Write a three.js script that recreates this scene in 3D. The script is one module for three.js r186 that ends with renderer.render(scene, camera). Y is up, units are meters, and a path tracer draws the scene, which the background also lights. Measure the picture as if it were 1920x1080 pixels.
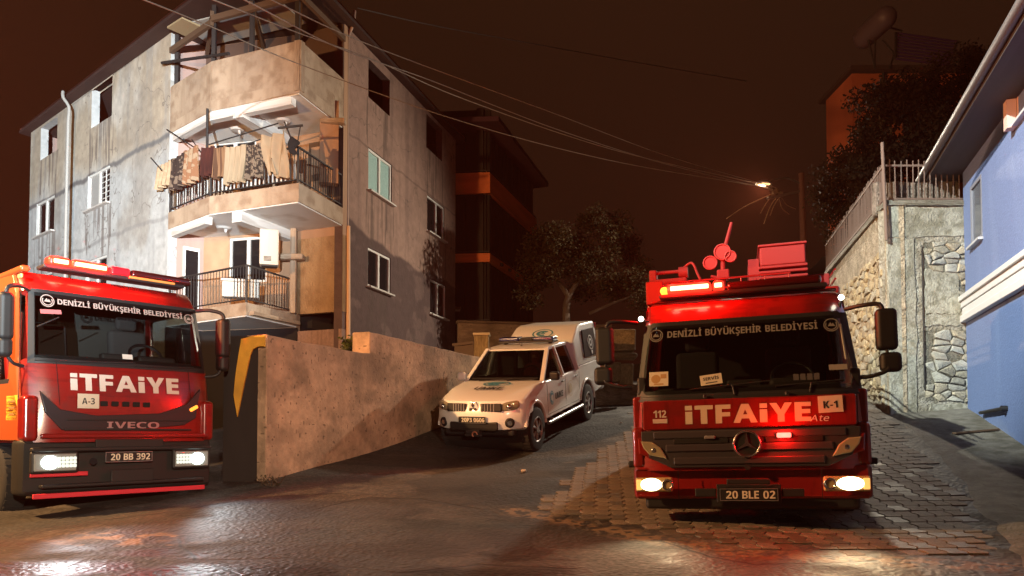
import * as THREE from 'three';
import { mergeGeometries, toCreasedNormals } from 'three/addons/utils/BufferGeometryUtils.js';
import { RoundedBoxGeometry } from 'three/addons/geometries/RoundedBoxGeometry.js';
import { FontLoader } from 'three/addons/loaders/FontLoader.js';
import { MarchingCubes } from 'three/addons/objects/MarchingCubes.js';

// ------------------------------------------------------------------ camera, sky, lights, exposure
const EYE = 1.4, FPX = 1400, CY = 761, TP = Math.tan(2 * Math.PI / 180);
const scene = new THREE.Scene();
const camera = new THREE.PerspectiveCamera(2 * Math.atan(CY / FPX) * 180 / Math.PI, 1920 / 1522, 0.1, 600);
camera.setViewOffset(1920, 1522, 0, 0, 1920, 1080);
camera.position.set(0, EYE, 0);
camera.rotation.x = 2 * Math.PI / 180;
const renderer = new THREE.WebGLRenderer({ antialias: true });
renderer.toneMapping = THREE.LinearToneMapping;
renderer.toneMappingExposure = 1;
renderer.shadowMap.enabled = true;
scene.fog = new THREE.FogExp2(new THREE.Color(1, .24, .12), .00045);   // thin haze tinted red, its colour standing in for the beacon glow

const V = (x, y, z) => new THREE.Vector3(x, y, z);
const DEG = Math.PI / 180;
{ // night sky: city glow, brown, a little redder and darker near the horizon
  const w = 64, h = 64, a = new Float32Array(w * h * 4);
  for (let j = 0; j < h; j++) for (let i = 0; i < w; i++) {
    const el = Math.max(0, ((j + .5) / h - .5) * 2), k = Math.min(1, el * 2.2), o = (j * w + i) * 4;
    a[o] = .0130 + .0090 * k; a[o + 1] = .0034 + .0058 * k; a[o + 2] = .0018 + .0020 * k; a[o + 3] = 1;
  }
  const t = new THREE.DataTexture(a, w, h, THREE.RGBAFormat, THREE.FloatType);
  t.mapping = THREE.EquirectangularReflectionMapping; t.magFilter = THREE.LinearFilter; t.needsUpdate = true;
  scene.background = t; scene.environment = t;
}
const SODIUM = new THREE.Color(1, .52, .20), COOL = new THREE.Color(.80, .94, 1), WARM = new THREE.Color(1, .86, .66), NEUTRAL = new THREE.Color(.94, 1, .90), RED = new THREE.Color(1, .003, .002);
const moon = new THREE.DirectionalLight(new THREE.Color(.9, .8, .7), .012);   // faint glow of the night sky
moon.position.set(-20, 40, 25); moon.castShadow = true; moon.shadow.radius = 20; scene.add(moon, moon.target);
Object.assign(moon.shadow.camera, { left: -40, right: 40, top: 40, bottom: -40, near: 1, far: 160 });
function spot(pos, to, color, cd, angle, pen, radius = 4, parent = scene) {
  const l = new THREE.SpotLight(color, cd, 0, angle * DEG, pen, 2);
  l.position.copy(pos); l.target.position.copy(to); l.castShadow = true; l.shadow.radius = radius; parent.add(l, l.target); return l;
}
function point(pos, color, cd, radius = 2, parent = scene) {
  const l = new THREE.PointLight(color, cd, 0, 2); l.position.copy(pos); l.castShadow = true; l.shadow.radius = radius; parent.add(l); return l;
}
const L = { sodium: 680, flood: 17500, led: 2600, far: 600, work: 640 };

// ------------------------------------------------------------------ helpers
let seed = 12345;
const rnd = () => { seed = (seed * 1664525 + 1013904223) >>> 0; return seed / 4294967296; };
const rr = (a, b) => a + (b - a) * rnd();
const used = {};
function numbered(n) { used[n] = (used[n] ?? -1) + 1; return used[n] ? `${n}_${String(used[n]).padStart(3, '0')}` : n; }
function tag(o, label, category, group, kind) {
  if (label) o.userData.label = label; if (category) o.userData.category = category;
  if (group) o.userData.group = group; if (kind) o.userData.kind = kind; return o;
}
function thing(name, label, category, pos = V(0, 0, 0), rot = 0, group) {
  const o = new THREE.Group(); o.name = numbered(name); o.position.copy(pos); o.rotation.y = rot; scene.add(o);
  return tag(o, label, category, group);
}
function mesh(name, geo, mat, parent = scene, pos) {
  if (Array.isArray(geo)) geo = merge(geo);
  const m = new THREE.Mesh(geo, mat); m.name = parent === scene ? numbered(name) : name; m.castShadow = m.receiveShadow = true;
  if (pos) m.position.copy(pos); parent.add(m); return m;
}
function structure(name, geo, mat) { const m = mesh(name, geo, mat); m.userData.kind = 'structure'; return m; }
function clean(g) {
  g = g.index ? g.toNonIndexed() : g;
  for (const k of Object.keys(g.attributes)) if (!['position', 'normal', 'uv'].includes(k)) g.deleteAttribute(k);
  if (!g.attributes.normal) g.computeVertexNormals();
  if (!g.attributes.uv) g.setAttribute('uv', new THREE.BufferAttribute(new Float32Array(g.attributes.position.count * 2), 2));
  return g;
}
const merge = list => mergeGeometries(list.map(clean), false);
const box = (w, h, d, x = 0, y = 0, z = 0, rx = 0, ry = 0, rz = 0) => place(new THREE.BoxGeometry(w, h, d), x, y, z, rx, ry, rz);
const rbox = (w, h, d, r, x = 0, y = 0, z = 0, rx = 0, ry = 0, rz = 0) => place(new RoundedBoxGeometry(w, h, d, 3, Math.min(r, w / 2.01, h / 2.01, d / 2.01)), x, y, z, rx, ry, rz);
const cyl = (r1, r2, h, n, x = 0, y = 0, z = 0, rx = 0, ry = 0, rz = 0) => place(new THREE.CylinderGeometry(r1, r2, h, n), x, y, z, rx, ry, rz);
function place(g, x, y, z, rx = 0, ry = 0, rz = 0) {
  g.applyMatrix4(new THREE.Matrix4().compose(V(x, y, z), new THREE.Quaternion().setFromEuler(new THREE.Euler(rx, ry, rz, 'YXZ')), V(1, 1, 1))); return g;
}
function bar(a, b, r, n = 6, r2 = r) { // a round bar between two points
  const d = b.clone().sub(a), g = new THREE.CylinderGeometry(r2, r, d.length(), n);
  g.applyQuaternion(new THREE.Quaternion().setFromUnitVectors(V(0, 1, 0), d.normalize())); g.translate((a.x + b.x) / 2, (a.y + b.y) / 2, (a.z + b.z) / 2); return g;
}
function sbar(a, b, w, h) { // a square bar, its h along up
  const d = b.clone().sub(a), g = new THREE.BoxGeometry(w, h, d.length());
  const m = new THREE.Matrix4().lookAt(b, a, V(0, 1, 0)); g.applyMatrix4(m); g.translate((a.x + b.x) / 2, (a.y + b.y) / 2, (a.z + b.z) / 2); return g;
}
const tube = (pts, r, n = 24, k = 6) => new THREE.TubeGeometry(new THREE.CatmullRomCurve3(pts), n, r, k, false);
const poly = pts => { const s = new THREE.Shape(); pts.forEach(([x, y], i) => i ? s.lineTo(x, y) : s.moveTo(x, y)); return s; };
function rrect(x0, y0, x1, y1, r) {
  const s = new THREE.Shape(); s.moveTo(x0 + r, y0); s.lineTo(x1 - r, y0); s.quadraticCurveTo(x1, y0, x1, y0 + r); s.lineTo(x1, y1 - r); s.quadraticCurveTo(x1, y1, x1 - r, y1);
  s.lineTo(x0 + r, y1); s.quadraticCurveTo(x0, y1, x0, y1 - r); s.lineTo(x0, y0 + r); s.quadraticCurveTo(x0, y0, x0 + r, y0); return s;
}
const ext = (shape, depth, bevel = 0, seg = 2, curve = 6) => new THREE.ExtrudeGeometry(shape, { depth, bevelEnabled: bevel > 0, bevelSize: bevel, bevelThickness: bevel, bevelOffset: -bevel, bevelSegments: seg, curveSegments: curve });
function warp(g, f) { // moves every vertex
  const p = g.attributes.position, v = V(0, 0, 0);
  for (let i = 0; i < p.count; i++) { v.fromBufferAttribute(p, i); f(v); p.setXYZ(i, v.x, v.y, v.z); }
  g.computeVertexNormals(); return g;
}
const smooth = (a, b, x) => { const t = Math.min(1, Math.max(0, (x - a) / (b - a))); return t * t * (3 - 2 * t); };
const lerp = (a, b, t) => a + (b - a) * t;

// photograph measures -> directions from where the photographer stood (1920 x 1080)
function ray(px, py) { const v = (CY - py) / FPX, k = 1 - v * TP; return [(px - 960) / FPX / k / Math.cos(2 * DEG), (v + TP) / k]; }
const at = (px, py, d) => { const [a, b] = ray(px, py); return V(a * d, EYE + b * d, -d); };
const plan = (px, py, d) => [ray(px, py)[0] * d, d];
function onPlane(px, py, P, Q) { // vertical plane through plan points P, Q = [x, depth]
  const [a, b] = ray(px, py), dx = Q[0] - P[0], dd = Q[1] - P[1], u = (a * P[1] - P[0]) / (dx - a * dd), d = P[1] + u * dd;
  return { s: u * Math.hypot(dx, dd), y: EYE + b * d, d, x: a * d };
}

// fonts and lettering (flat cut vinyl, 1.5 mm thick)
const FB = await new FontLoader().loadAsync('fonts/droid/droid_sans_bold.typeface.json');
const FR = await new FontLoader().loadAsync('fonts/droid/droid_sans_regular.typeface.json');
const CAP = (() => { const g = new THREE.ShapeGeometry(FB.generateShapes('E', 1)); g.computeBoundingBox(); return g.boundingBox.max.y; })();
function letters(str, w, h, { font = FB, t = .0015, short = false, slant = 0, fat = 0 } = {}) {
  const gs = []; let x = 0;
  for (const ch of str) {
    if (ch === ' ') { x += .42; continue; }
    const shp = short && ch === 'İ' ? [poly([[0, 0], [.24, 0], [.24, CAP * .66], [0, CAP * .66]]), poly([[0, CAP * .80], [.24, CAP * .80], [.24, CAP], [0, CAP]])] : font.generateShapes(ch, 1);
    const g = new THREE.ExtrudeGeometry(shp, { depth: 1, bevelEnabled: fat > 0, bevelSize: fat, bevelThickness: .02, bevelSegments: 1, curveSegments: 3 });
    g.computeBoundingBox(); const b = g.boundingBox;
    g.translate(x - b.min.x, 0, 0); x += b.max.x - b.min.x + .1; gs.push(clean(g));
  }
  const m = merge(gs); m.computeBoundingBox(); const k = w / (x - .1);
  m.translate(-(x - .1) / 2, -CAP / 2, 0); m.scale(k, h / CAP, t);
  if (slant) m.applyMatrix4(new THREE.Matrix4().makeShear(0, 0, slant, 0, 0, 0));
  return m;
}

// noise
function hash(x, y, s) { let h = (Math.imul(x, 374761393) + Math.imul(y, 668265263) + Math.imul(s, 2147483647 - 58)) | 0; h = Math.imul(h ^ (h >>> 13), 1274126177); return ((h ^ (h >>> 16)) >>> 0) / 4294967296; }
function vnoise(x, y, s = 0, per = 0) {
  const xi = Math.floor(x), yi = Math.floor(y), fx = x - xi, fy = y - yi, u = fx * fx * (3 - 2 * fx), v = fy * fy * (3 - 2 * fy);
  const w = n => per ? ((n % per) + per) % per : n;
  const a = hash(w(xi), w(yi), s), b = hash(w(xi + 1), w(yi), s), c = hash(w(xi), w(yi + 1), s), d = hash(w(xi + 1), w(yi + 1), s);
  return a + (b - a) * u + (c - a) * v + (a - b - c + d) * u * v;
}
function fbm(x, y, o = 4, s = 0, per = 0) { let f = 0, a = .5, t = 0; for (let i = 0; i < o; i++) { f += a * vnoise(x, y, s + i * 17, per); t += a; a *= .5; x *= 2; y *= 2; per *= 2; } return f / t; }
function tex(w, h, fn, srgb = true) { // fn(u, v) -> [r, g, b] 0..1
  const a = new Uint8Array(w * h * 4);
  for (let j = 0; j < h; j++) for (let i = 0; i < w; i++) { const c = fn((i + .5) / w, (j + .5) / h), o = (j * w + i) * 4; for (let k = 0; k < 3; k++) a[o + k] = Math.max(0, Math.min(255, c[k] * 255)); a[o + 3] = 255; }
  const t = new THREE.DataTexture(a, w, h); t.wrapS = t.wrapT = THREE.RepeatWrapping; t.magFilter = THREE.LinearFilter; t.minFilter = THREE.LinearMipmapLinearFilter; t.generateMipmaps = true;
  if (srgb) t.colorSpace = THREE.SRGBColorSpace; t.needsUpdate = true; return t;
}
const rep = (t, x, y = x) => { const c = t.clone(); c.repeat.set(x, y); c.needsUpdate = true; return c; };
const std = (color, roughness = .8, o = {}) => new THREE.MeshStandardMaterial({ color, roughness, ...o });
const lin = (r, g, b) => new THREE.Color().setRGB(r, g, b);
const mix3 = (a, b, t) => [0, 1, 2].map(i => a[i] + (b[i] - a[i]) * t);

// shared fine relief
const grainT = tex(512, 512, (u, v) => { const n = fbm(u * 32, v * 32, 4, 3, 32); return [n, n, n]; }, false);
const mottleT = tex(512, 512, (u, v) => { const n = .78 + .22 * fbm(u * 6, v * 6, 5, 9, 6) * 1.2; return [n, n, n]; });

// road grime on paint: fine specks, smears and run marks
const grimeT = tex(512, 512, (u, v) => { const a = fbm(u * 6, v * 6, 5, 61, 6), s = fbm(u * 40, v * 3, 3, 64, 120), p = vnoise(u * 128, v * 128, 66); let k = 1 - .14 * smooth(.45, .8, a) - .10 * smooth(.55, .8, s); if (p > .94) k *= .8; return [k, k * .99, k * .97]; });
const grimeR = tex(256, 256, (u, v) => { const a = fbm(u * 6, v * 6, 5, 61, 6), k = .85 + .35 * smooth(.45, .8, a); return [k * .8, k * .8, k * .8]; }, false);
// materials
const M = {
  glass: new THREE.MeshPhysicalMaterial({ color: lin(.008, .009, .010), roughness: .06, clearcoat: .4, clearcoatRoughness: .03 }),
  pane: std(lin(.012, .012, .013), .12),
  black: std(lin(.012, .012, .013), .55), rubber: std(lin(.014, .014, .014), .9), dark: std(lin(.006, .006, .006), .9),
  plastic: std(lin(.006, .006, .006), .6),
  red: new THREE.MeshPhysicalMaterial({ color: lin(.23, .009, .007), roughness: .42, clearcoat: .8, clearcoatRoughness: .14, map: grimeT, roughnessMap: grimeR }),
  orange: new THREE.MeshPhysicalMaterial({ color: lin(.36, .07, .015), roughness: .4, clearcoat: .6, clearcoatRoughness: .2 }),
  white: new THREE.MeshPhysicalMaterial({ color: lin(.80, .80, .77), roughness: .38, clearcoat: .6, clearcoatRoughness: .15 }),
  letter: std(lin(.62, .60, .55), .5), cream: std(lin(.60, .52, .40), .7), ink: std(lin(.03, .03, .03), .6),
  chrome: std(lin(.55, .55, .56), .25, { metalness: 1 }), alu: std(lin(.45, .45, .46), .42, { metalness: .9 }),
  steel: std(lin(.09, .085, .08), .6, { metalness: .3 }), iron: std(lin(.018, .017, .017), .7),
  pvc: std(lin(.62, .60, .56), .5), wood: std(lin(.10, .06, .035), .8),
  teal: std(lin(.06, .25, .33), .5), blueglass: new THREE.MeshPhysicalMaterial({ color: lin(.02, .03, .14), roughness: .2, clearcoat: 1 }),
  stripe: std(lin(.62, .03, .05), .5), yellow: std(lin(.62, .30, .02), .7),
};
const glow = (r, g, b, k) => new THREE.MeshStandardMaterial({ color: lin(r * .5, g * .5, b * .5), emissive: lin(r, g, b), emissiveIntensity: k, roughness: .4 });
// ------------------------------------------------------------------ the ground
const GX = [-40, -12, -4, 0, 3, 7, 14, 40], GD = [-20, 0, 4, 6, 7.5, 10.6, 13.3, 16.5, 22, 30, 45, 160];
const GH = [ // height over the eye
  [-1.6, -1.6, -1.6, -1.6, -1.6, -1.6, -1.6, -1.6], [-1.5, -1.45, -1.45, -1.45, -1.43, -1.4, -1.35, -1.3], [-1.3, -1.27, -1.26, -1.25, -1.22, -1.15, -1, -1],
  [-1.2, -1.17, -1.16, -1.16, -1.13, -1.02, -.9, -.9],
  [-1.15, -1.09, -1.08, -1.08, -1.02, -.84, -.6, -.5], [-1, -.98, -.71, -.70, -.53, -.19, .1, .3], [-.9, -.85, -.25, -.54, -.20, .33, .6, .9], [-.8, -.8, .33, .24, .32, .85, 1.1, 1.5],
  [-.5, -.5, .95, .95, 1.0, 1.5, 2.2, 3], [0, 0, 1.6, 1.8, 1.9, 2.3, 3.5, 5], [2, 2, 2.6, 3, 3.2, 4, 6, 8], [4, 4, 4, 4, 4, 6, 9, 12]];
function H0(x, d) {
  const i = Math.min(GX.length - 2, Math.max(0, GX.findIndex(g => g > x) - 1)), j = Math.min(GD.length - 2, Math.max(0, GD.findIndex(g => g > d) - 1));
  const u = Math.min(1, Math.max(0, (x - GX[i]) / (GX[i + 1] - GX[i]))), v = Math.min(1, Math.max(0, (d - GD[j]) / (GD[j + 1] - GD[j])));
  return lerp(lerp(GH[j][i], GH[j][i + 1], u), lerp(GH[j + 1][i], GH[j + 1][i + 1], u), v);
}
function H(x, z) { // world height of the ground
  let h = 0; for (const a of [-.9, 0, .9]) for (const b of [-.9, 0, .9]) h += H0(x + a, -z + b) * (a ? 1 : 2) * (b ? 1 : 2);
  return EYE + h / 16 + .025 * (vnoise(x * .8 + 50, z * .8 + 50, 5) - .5);
}
function groundHit(px, py) { const [a, b] = ray(px, py); let d = 2; for (; d < 60; d += .02) if (EYE + b * d <= H(a * d, -d)) break; return [a * d, d]; }
function sheet(x0, x1, z0, z1, nx, nz, lift, uvf) {
  const g = new THREE.PlaneGeometry(1, 1, nx, nz), p = g.attributes.position, uv = g.attributes.uv;
  for (let i = 0; i < p.count; i++) { const x = lerp(x0, x1, p.getX(i) + .5), z = lerp(z1, z0, p.getY(i) + .5); p.setXYZ(i, x, H(x, z) + lift, z); const t = uvf ? uvf(x, z) : [x, z]; uv.setXY(i, t[0], t[1]); }
  g.computeVertexNormals(); return g;
}
const paveEdge = [[960, 958], [1100, 985], [1240, 1012], [1400, 1040], [1620, 1050], [1900, 1064], [1850, 985], [1795, 915], [1740, 850], [1690, 800], [1660, 775]].map(p => groundHit(...p));
paveEdge.push([6.4, 19], [2.2, 19], groundHit(1178, 792), groundHit(1120, 832), groundHit(1050, 880));
const asphaltT = tex(1024, 1024, (u, v) => { const a = fbm(u * 128, v * 128, 2, 1, 128), b = fbm(u * 5, v * 5, 5, 7, 5), k = .20 + .10 * a + .10 * b; return [k * 1.05, k, k * .95]; });
structure('ground', sheet(-120, 120, -160, 20, 150, 120, -.03), std(0xffffff, .95, { map: rep(asphaltT, .25), bumpMap: rep(grainT, .5), bumpScale: .004 }));
// the road round the crossing: patched, cracked, wet asphalt
const crackPaths = [[[330, 1010], [372, 1050], [560, 1048], [660, 1066], [760, 1075]], [[590, 955], [680, 935], [790, 935], [900, 955]], [[200, 975], [330, 960], [470, 935], [640, 925]], [[760, 1075], [900, 1060], [1080, 1068]], [[1230, 1012], [1330, 1045], [1420, 1062], [1640, 1052]]].map(l => l.map(p => groundHit(...p)));
const dirtC = groundHit(235, 1012), wetC = [groundHit(40, 1068), groundHit(380, 1072), groundHit(900, 1079), groundHit(520, 1078)];
function segDist(p, a, b) { const dx = b[0] - a[0], dy = b[1] - a[1], t = Math.max(0, Math.min(1, ((p[0] - a[0]) * dx + (p[1] - a[1]) * dy) / (dx * dx + dy * dy))); return Math.hypot(p[0] - a[0] - dx * t, p[1] - a[1] - dy * t); }
const RX0 = -11, RX1 = 11, RD0 = 2, RD1 = 24;
function wetAt(x, d) {
  let w = 0; wetC.forEach((c, i) => { const e = Math.hypot((x - c[0]) / [1.1, .8, .9, .7][i], (d - c[1]) / [.35, .3, .25, .3][i]); w = Math.max(w, smooth(1.3, .5, e + .9 * (fbm(x * 3, d * 3, 4, 41) - .5))); });
  return Math.max(w, smooth(.60, .68, fbm(x * .9 + 3, d * 1.6, 4, 61)) * smooth(8, 6.6, d) * .75);
}
const crackField = (() => { const n = 1024, a = new Float32Array(n * n).fill(9); // distance to the nearest crack, metres
  for (let j = 0; j < n; j++) { const d = lerp(RD0, RD1, (j + .5) / n); if (d > 12) break; for (let i = 0; i < n; i++) { const x = lerp(RX0, RX1, (i + .5) / n), q = [x + .10 * (fbm(x * 4, d * 4, 3, 91) - .5), d + .10 * (fbm(x * 4, d * 4, 3, 95) - .5)]; let c = 9; for (const l of crackPaths) for (let k = 0; k + 1 < l.length; k++) c = Math.min(c, segDist(q, l[k], l[k + 1])); a[j * n + i] = c; } }
  return (x, d) => { const u = (x - RX0) / (RX1 - RX0) * n - .5, v = (d - RD0) / (RD1 - RD0) * n - .5, i = Math.max(0, Math.min(n - 2, Math.floor(u))), j = Math.max(0, Math.min(n - 2, Math.floor(v))), f = u - i, g = v - j; return lerp(lerp(a[j * n + i], a[j * n + i + 1], f), lerp(a[(j + 1) * n + i], a[(j + 1) * n + i + 1], f), g); }; })();
const roadAt = (u, v) => [lerp(RX0, RX1, u), lerp(RD0, RD1, v)];
const roadT = tex(1536, 1536, (u, v) => {
  const [x, d] = roadAt(u, v), g = vnoise(x * 70, d * 70, 2), g2 = vnoise(x * 28, d * 28, 3), b = fbm(x * .7, d * .7, 5, 11), p = smooth(.46, .54, fbm(x * .35 + 9, d * .5, 4, 77));
  let k = .19 + .13 * (g - .5) + .09 * (g2 - .5) + .20 * (b - .5) + .06 * p, c = [k * 1.06, k, k * .93];
  const oil = smooth(.62, .72, fbm(x * .8 + 21, d * .8, 4, 31)); c = mix3(c, [.09, .085, .08], oil * .6);
  if (g > .88) c = mix3(c, [.42, .40, .36], .6);
  { const pt = smooth(.50, .515, fbm(x * .45 + 30, d * .8 + 4, 3, 131)); c = c.map(q => q * (1 - .28 * pt)); let ed = 9; if (d < 9.5) for (let i = 0; i < 5; i++) ed = Math.min(ed, segDist([x, d], paveEdge[i], paveEdge[i + 1])); c = mix3(c, [.50, .41, .30], smooth(.30, .04, ed + .22 * (fbm(x * 9, d * 9, 3, 71) - .5)) * smooth(.38, .55, fbm(x * 16, d * 16, 3, 73)) * .8); }
  const cr = crackField(x, d);
  c = mix3([.05, .045, .04], c, smooth(.006, .022, cr));
  const e = Math.hypot((x - dirtC[0]) / .85, (d - dirtC[1]) / .42), dn = smooth(1.1, .4, e + 1.1 * (fbm(x * 5, d * 7, 4, 51) - .5)) * smooth(.42, .55, fbm(x * 7, d * 11, 4, 53)); c = mix3(c, [.52, .40, .26], dn * .75);
  return mix3(c, c.map(q => q * .62), wetAt(x, d));
});
const roadR = tex(768, 768, (u, v) => { const [x, d] = roadAt(u, v), w = wetAt(x, d), k = lerp(.95 - .28 * smooth(.35, .65, fbm(x * 1.1, d * 1.7, 4, 5)), .48, w); return [k, k, k]; }, false);
const roadB = tex(1536, 1536, (u, v) => { const [x, d] = roadAt(u, v); let k = .5 * vnoise(x * 60, d * 60, 2) + .5 * vnoise(x * 30, d * 30, 4); const cr = crackField(x, d); k *= smooth(.005, .03, cr); return [k, k, k]; }, false);
structure('road', sheet(RX0, RX1, -RD1, -RD0, 110, 110, 0, (x, z) => [(x - RX0) / (RX1 - RX0), (-z - RD0) / (RD1 - RD0)]), std(0xffffff, 1, { map: roadT, roughnessMap: roadR, bumpMap: roadB, bumpScale: .016 }));
// interlocking concrete pavers climbing past the right truck
function inside(x, d, P) { let c = false; for (let i = 0, j = P.length - 1; i < P.length; j = i++) if ((P[i][1] > d) !== (P[j][1] > d) && x < (P[j][0] - P[i][0]) * (d - P[i][1]) / (P[j][1] - P[i][1]) + P[i][0]) c = !c; return c; }
const paverT = tex(256, 256, (u, v) => { const k = .36 + .17 * vnoise(u * 90, v * 90, 4) + .12 * (fbm(u * 6, v * 6, 4, 8, 6) - .5); return [k * 1.08, k, k * .9]; });
{
  const root = new THREE.Group(); root.name = 'paving'; root.userData.kind = 'structure'; const o = groundHit(1300, 990); root.position.set(o[0], H(o[0], -o[1]), -o[1]); scene.add(root);
  const Lp = .205, Wp = .168, am = .017, e = t => am * Math.sin(t * 2 * Math.PI) * 1.2, pts = [], gap = .005;
  for (let i = 0; i <= 6; i++) pts.push([-Wp / 2 + gap + e(i / 6), gap + (Lp - 2 * gap) * i / 6]); for (let i = 6; i >= 0; i--) pts.push([Wp / 2 - gap + e(i / 6), gap + (Lp - 2 * gap) * i / 6]);
  const geo = ext(poly(pts), .05, .004, 1); geo.translate(0, -Lp / 2, -.05); geo.rotateX(-Math.PI / 2); { const uv = geo.attributes.uv; for (let i = 0; i < uv.count; i++) uv.setXY(i, uv.getX(i) * 2 + .3, uv.getY(i) * 2 + .4); }
  const mats = [[.80, .75, .70], [.66, .62, .58], [.52, .50, .47], [.70, .62, .54]].map((c, i) => std(lin(...c), i === 2 ? .5 : .82, { map: paverT, bumpMap: rep(grainT, 2), bumpScale: .0025 }));
  const edgeDist = (x, d) => { let e = 9; for (let i = 0; i < 5; i++) e = Math.min(e, segDist([x, d], paveEdge[i], paveEdge[i + 1])); for (let i = 5; i < 10; i++) e = Math.min(e, .18 + segDist([x, d], paveEdge[i], paveEdge[i + 1])); for (let i = 12; i < paveEdge.length; i++) e = Math.min(e, segDist([x, d], paveEdge[i], paveEdge[(i + 1) % paveEdge.length])); return e; };
  const all = [], th = -.12, cs = Math.cos(th), sn = Math.sin(th);
  for (let i = -60; i < 60; i++) for (let j = -10; j < 90; j++) {
    const a = i * Wp, b = j * Lp + (i % 2 ? Lp / 2 : 0) * 0, x = 3 + a * cs - b * sn, d = 5.2 + a * sn + b * cs;
    if (d > 17.5 || !inside(x, d, paveEdge)) continue;
    const y = H(x, -d), dx = (H(x + .1, -d) - H(x - .1, -d)) / .2, dz = (H(x, -d + .1) - H(x, -d - .1)) / .2;
    const q = new THREE.Quaternion().setFromUnitVectors(V(0, 1, 0), V(-dx + rr(-.012, .012), 1, -dz + rr(-.012, .012)).normalize()).multiply(new THREE.Quaternion().setFromAxisAngle(V(0, 1, 0), th + rr(-.012, .012)));
    const hid = x > 1.3 && x < 3.6 + (d - 7.6) * .25 && d > 8.1;
    all.push({ p: V(x - o[0], y + .010 + rr(-.003, .003) + .012 * (vnoise(x * 1.7, d * 1.7, 77) - .5) - .05 * smooth(.42, .0, edgeDist(x, d) + .35 * (vnoise(x * 3, d * 3, 78) - .5)) - root.position.y, -d + o[1]), q, k: d + (hid ? 50 : 0), m: x > 1.4 && x < 2.75 && d < 7.4 && rnd() < .7 ? 2 : Math.floor(rnd() * 4) });
  }
  all.sort((a, b) => a.k - b.k);
  all.slice(0, 300).forEach(a => { const m = mesh('paver', geo, mats[a.m], root, a.p); m.quaternion.copy(a.q); });
  const rest = all.slice(300), im = new THREE.InstancedMesh(geo, mats[1], rest.length), mt = new THREE.Matrix4();
  rest.forEach((a, i) => { im.setMatrixAt(i, mt.compose(a.p, a.q, V(1, 1, 1))); im.setColorAt(i, lin(...[[1.15, 1.12, 1.1], [1, 1, 1], [.8, .8, .8], [1.05, 1, .95]][a.m])); });
  im.name = 'paver_field'; im.userData.kind = 'stuff'; im.castShadow = im.receiveShadow = true; root.add(im);
}
// worn concrete strip along the blue house and the stone wall
const concT = tex(1024, 1024, (u, v) => { const x = u * 8, y = v * 8, a = fbm(x, y, 5, 3, 8), g = vnoise(u * 400, v * 400, 5), c = fbm(u * 24, v * 24, 4, 33, 24); let k = .70 + .22 * (a - .5) + .07 * (g - .5); let q = [k, k * .98, k * .94]; q = mix3(q, [.46, .44, .38], smooth(.35, .85, c) * .6); const m = fbm(u * 64, v * 64, 3, 39, 64); q = q.map(t => t * (.86 + .28 * m)); if (vnoise(u * 96, v * 96, 41) > .955) q = q.map(t => t * .7); return q; });
{
  const ls = [[1650, 772], [1700, 806], [1745, 850], [1800, 915], [1850, 985], [1900, 1064]].map(p => groundHit(...p)), n = 30, pos = [], uv = [], idx = [];
  for (let i = 0; i <= n; i++) {
    const t = i / n * (ls.length - 1), k = Math.min(ls.length - 2, Math.floor(t)), f = t - k, x = lerp(ls[k][0], ls[k + 1][0], f), d = lerp(ls[k][1], ls[k + 1][1], f), w = 9.6 - (13.6 - d) * .34;
    for (let j = 0; j <= 10; j++) { const xx = lerp(x, Math.max(w, x + .2), j / 10); pos.push(xx, H(xx, -d) + (j ? .016 : -.02) + .02 * vnoise(xx * 4, d * 4, 8), -d); uv.push(xx / 5, d / 5); }
  }
  for (let i = 0; i < n; i++) for (let j = 0; j < 10; j++) { const a = i * 11 + j; idx.push(a, a + 11, a + 1, a + 1, a + 11, a + 12); }
  const g = new THREE.BufferGeometry(); g.setAttribute('position', new THREE.Float32BufferAttribute(pos, 3)); g.setAttribute('uv', new THREE.Float32BufferAttribute(uv, 2)); g.setIndex(idx); g.computeVertexNormals();
  structure('pavement', g, std(lin(.34, .33, .30), .9, { map: concT, bumpMap: rep(grainT, 6), bumpScale: .01, side: THREE.DoubleSide }));
}
// the earth held up behind the stone wall on the right
{
  const g = new THREE.PlaneGeometry(1, 1, 24, 24), p = g.attributes.position;
  for (let i = 0; i < p.count; i++) { const u = p.getX(i) + .5, v = p.getY(i) + .5, d = 13.75 + v * 40, x = 7.0 + (d - 13.5) * .236 + .25 + u * 30; p.setXYZ(i, x, EYE + 3.95 + v * 5 + u * 3 * smooth(.1, 1, u) + .3 * fbm(x, d, 3, 4), -d); }
  g.computeVertexNormals(); structure('hill', g, std(lin(.05, .04, .03), 1, { side: THREE.DoubleSide }));
}
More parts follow.
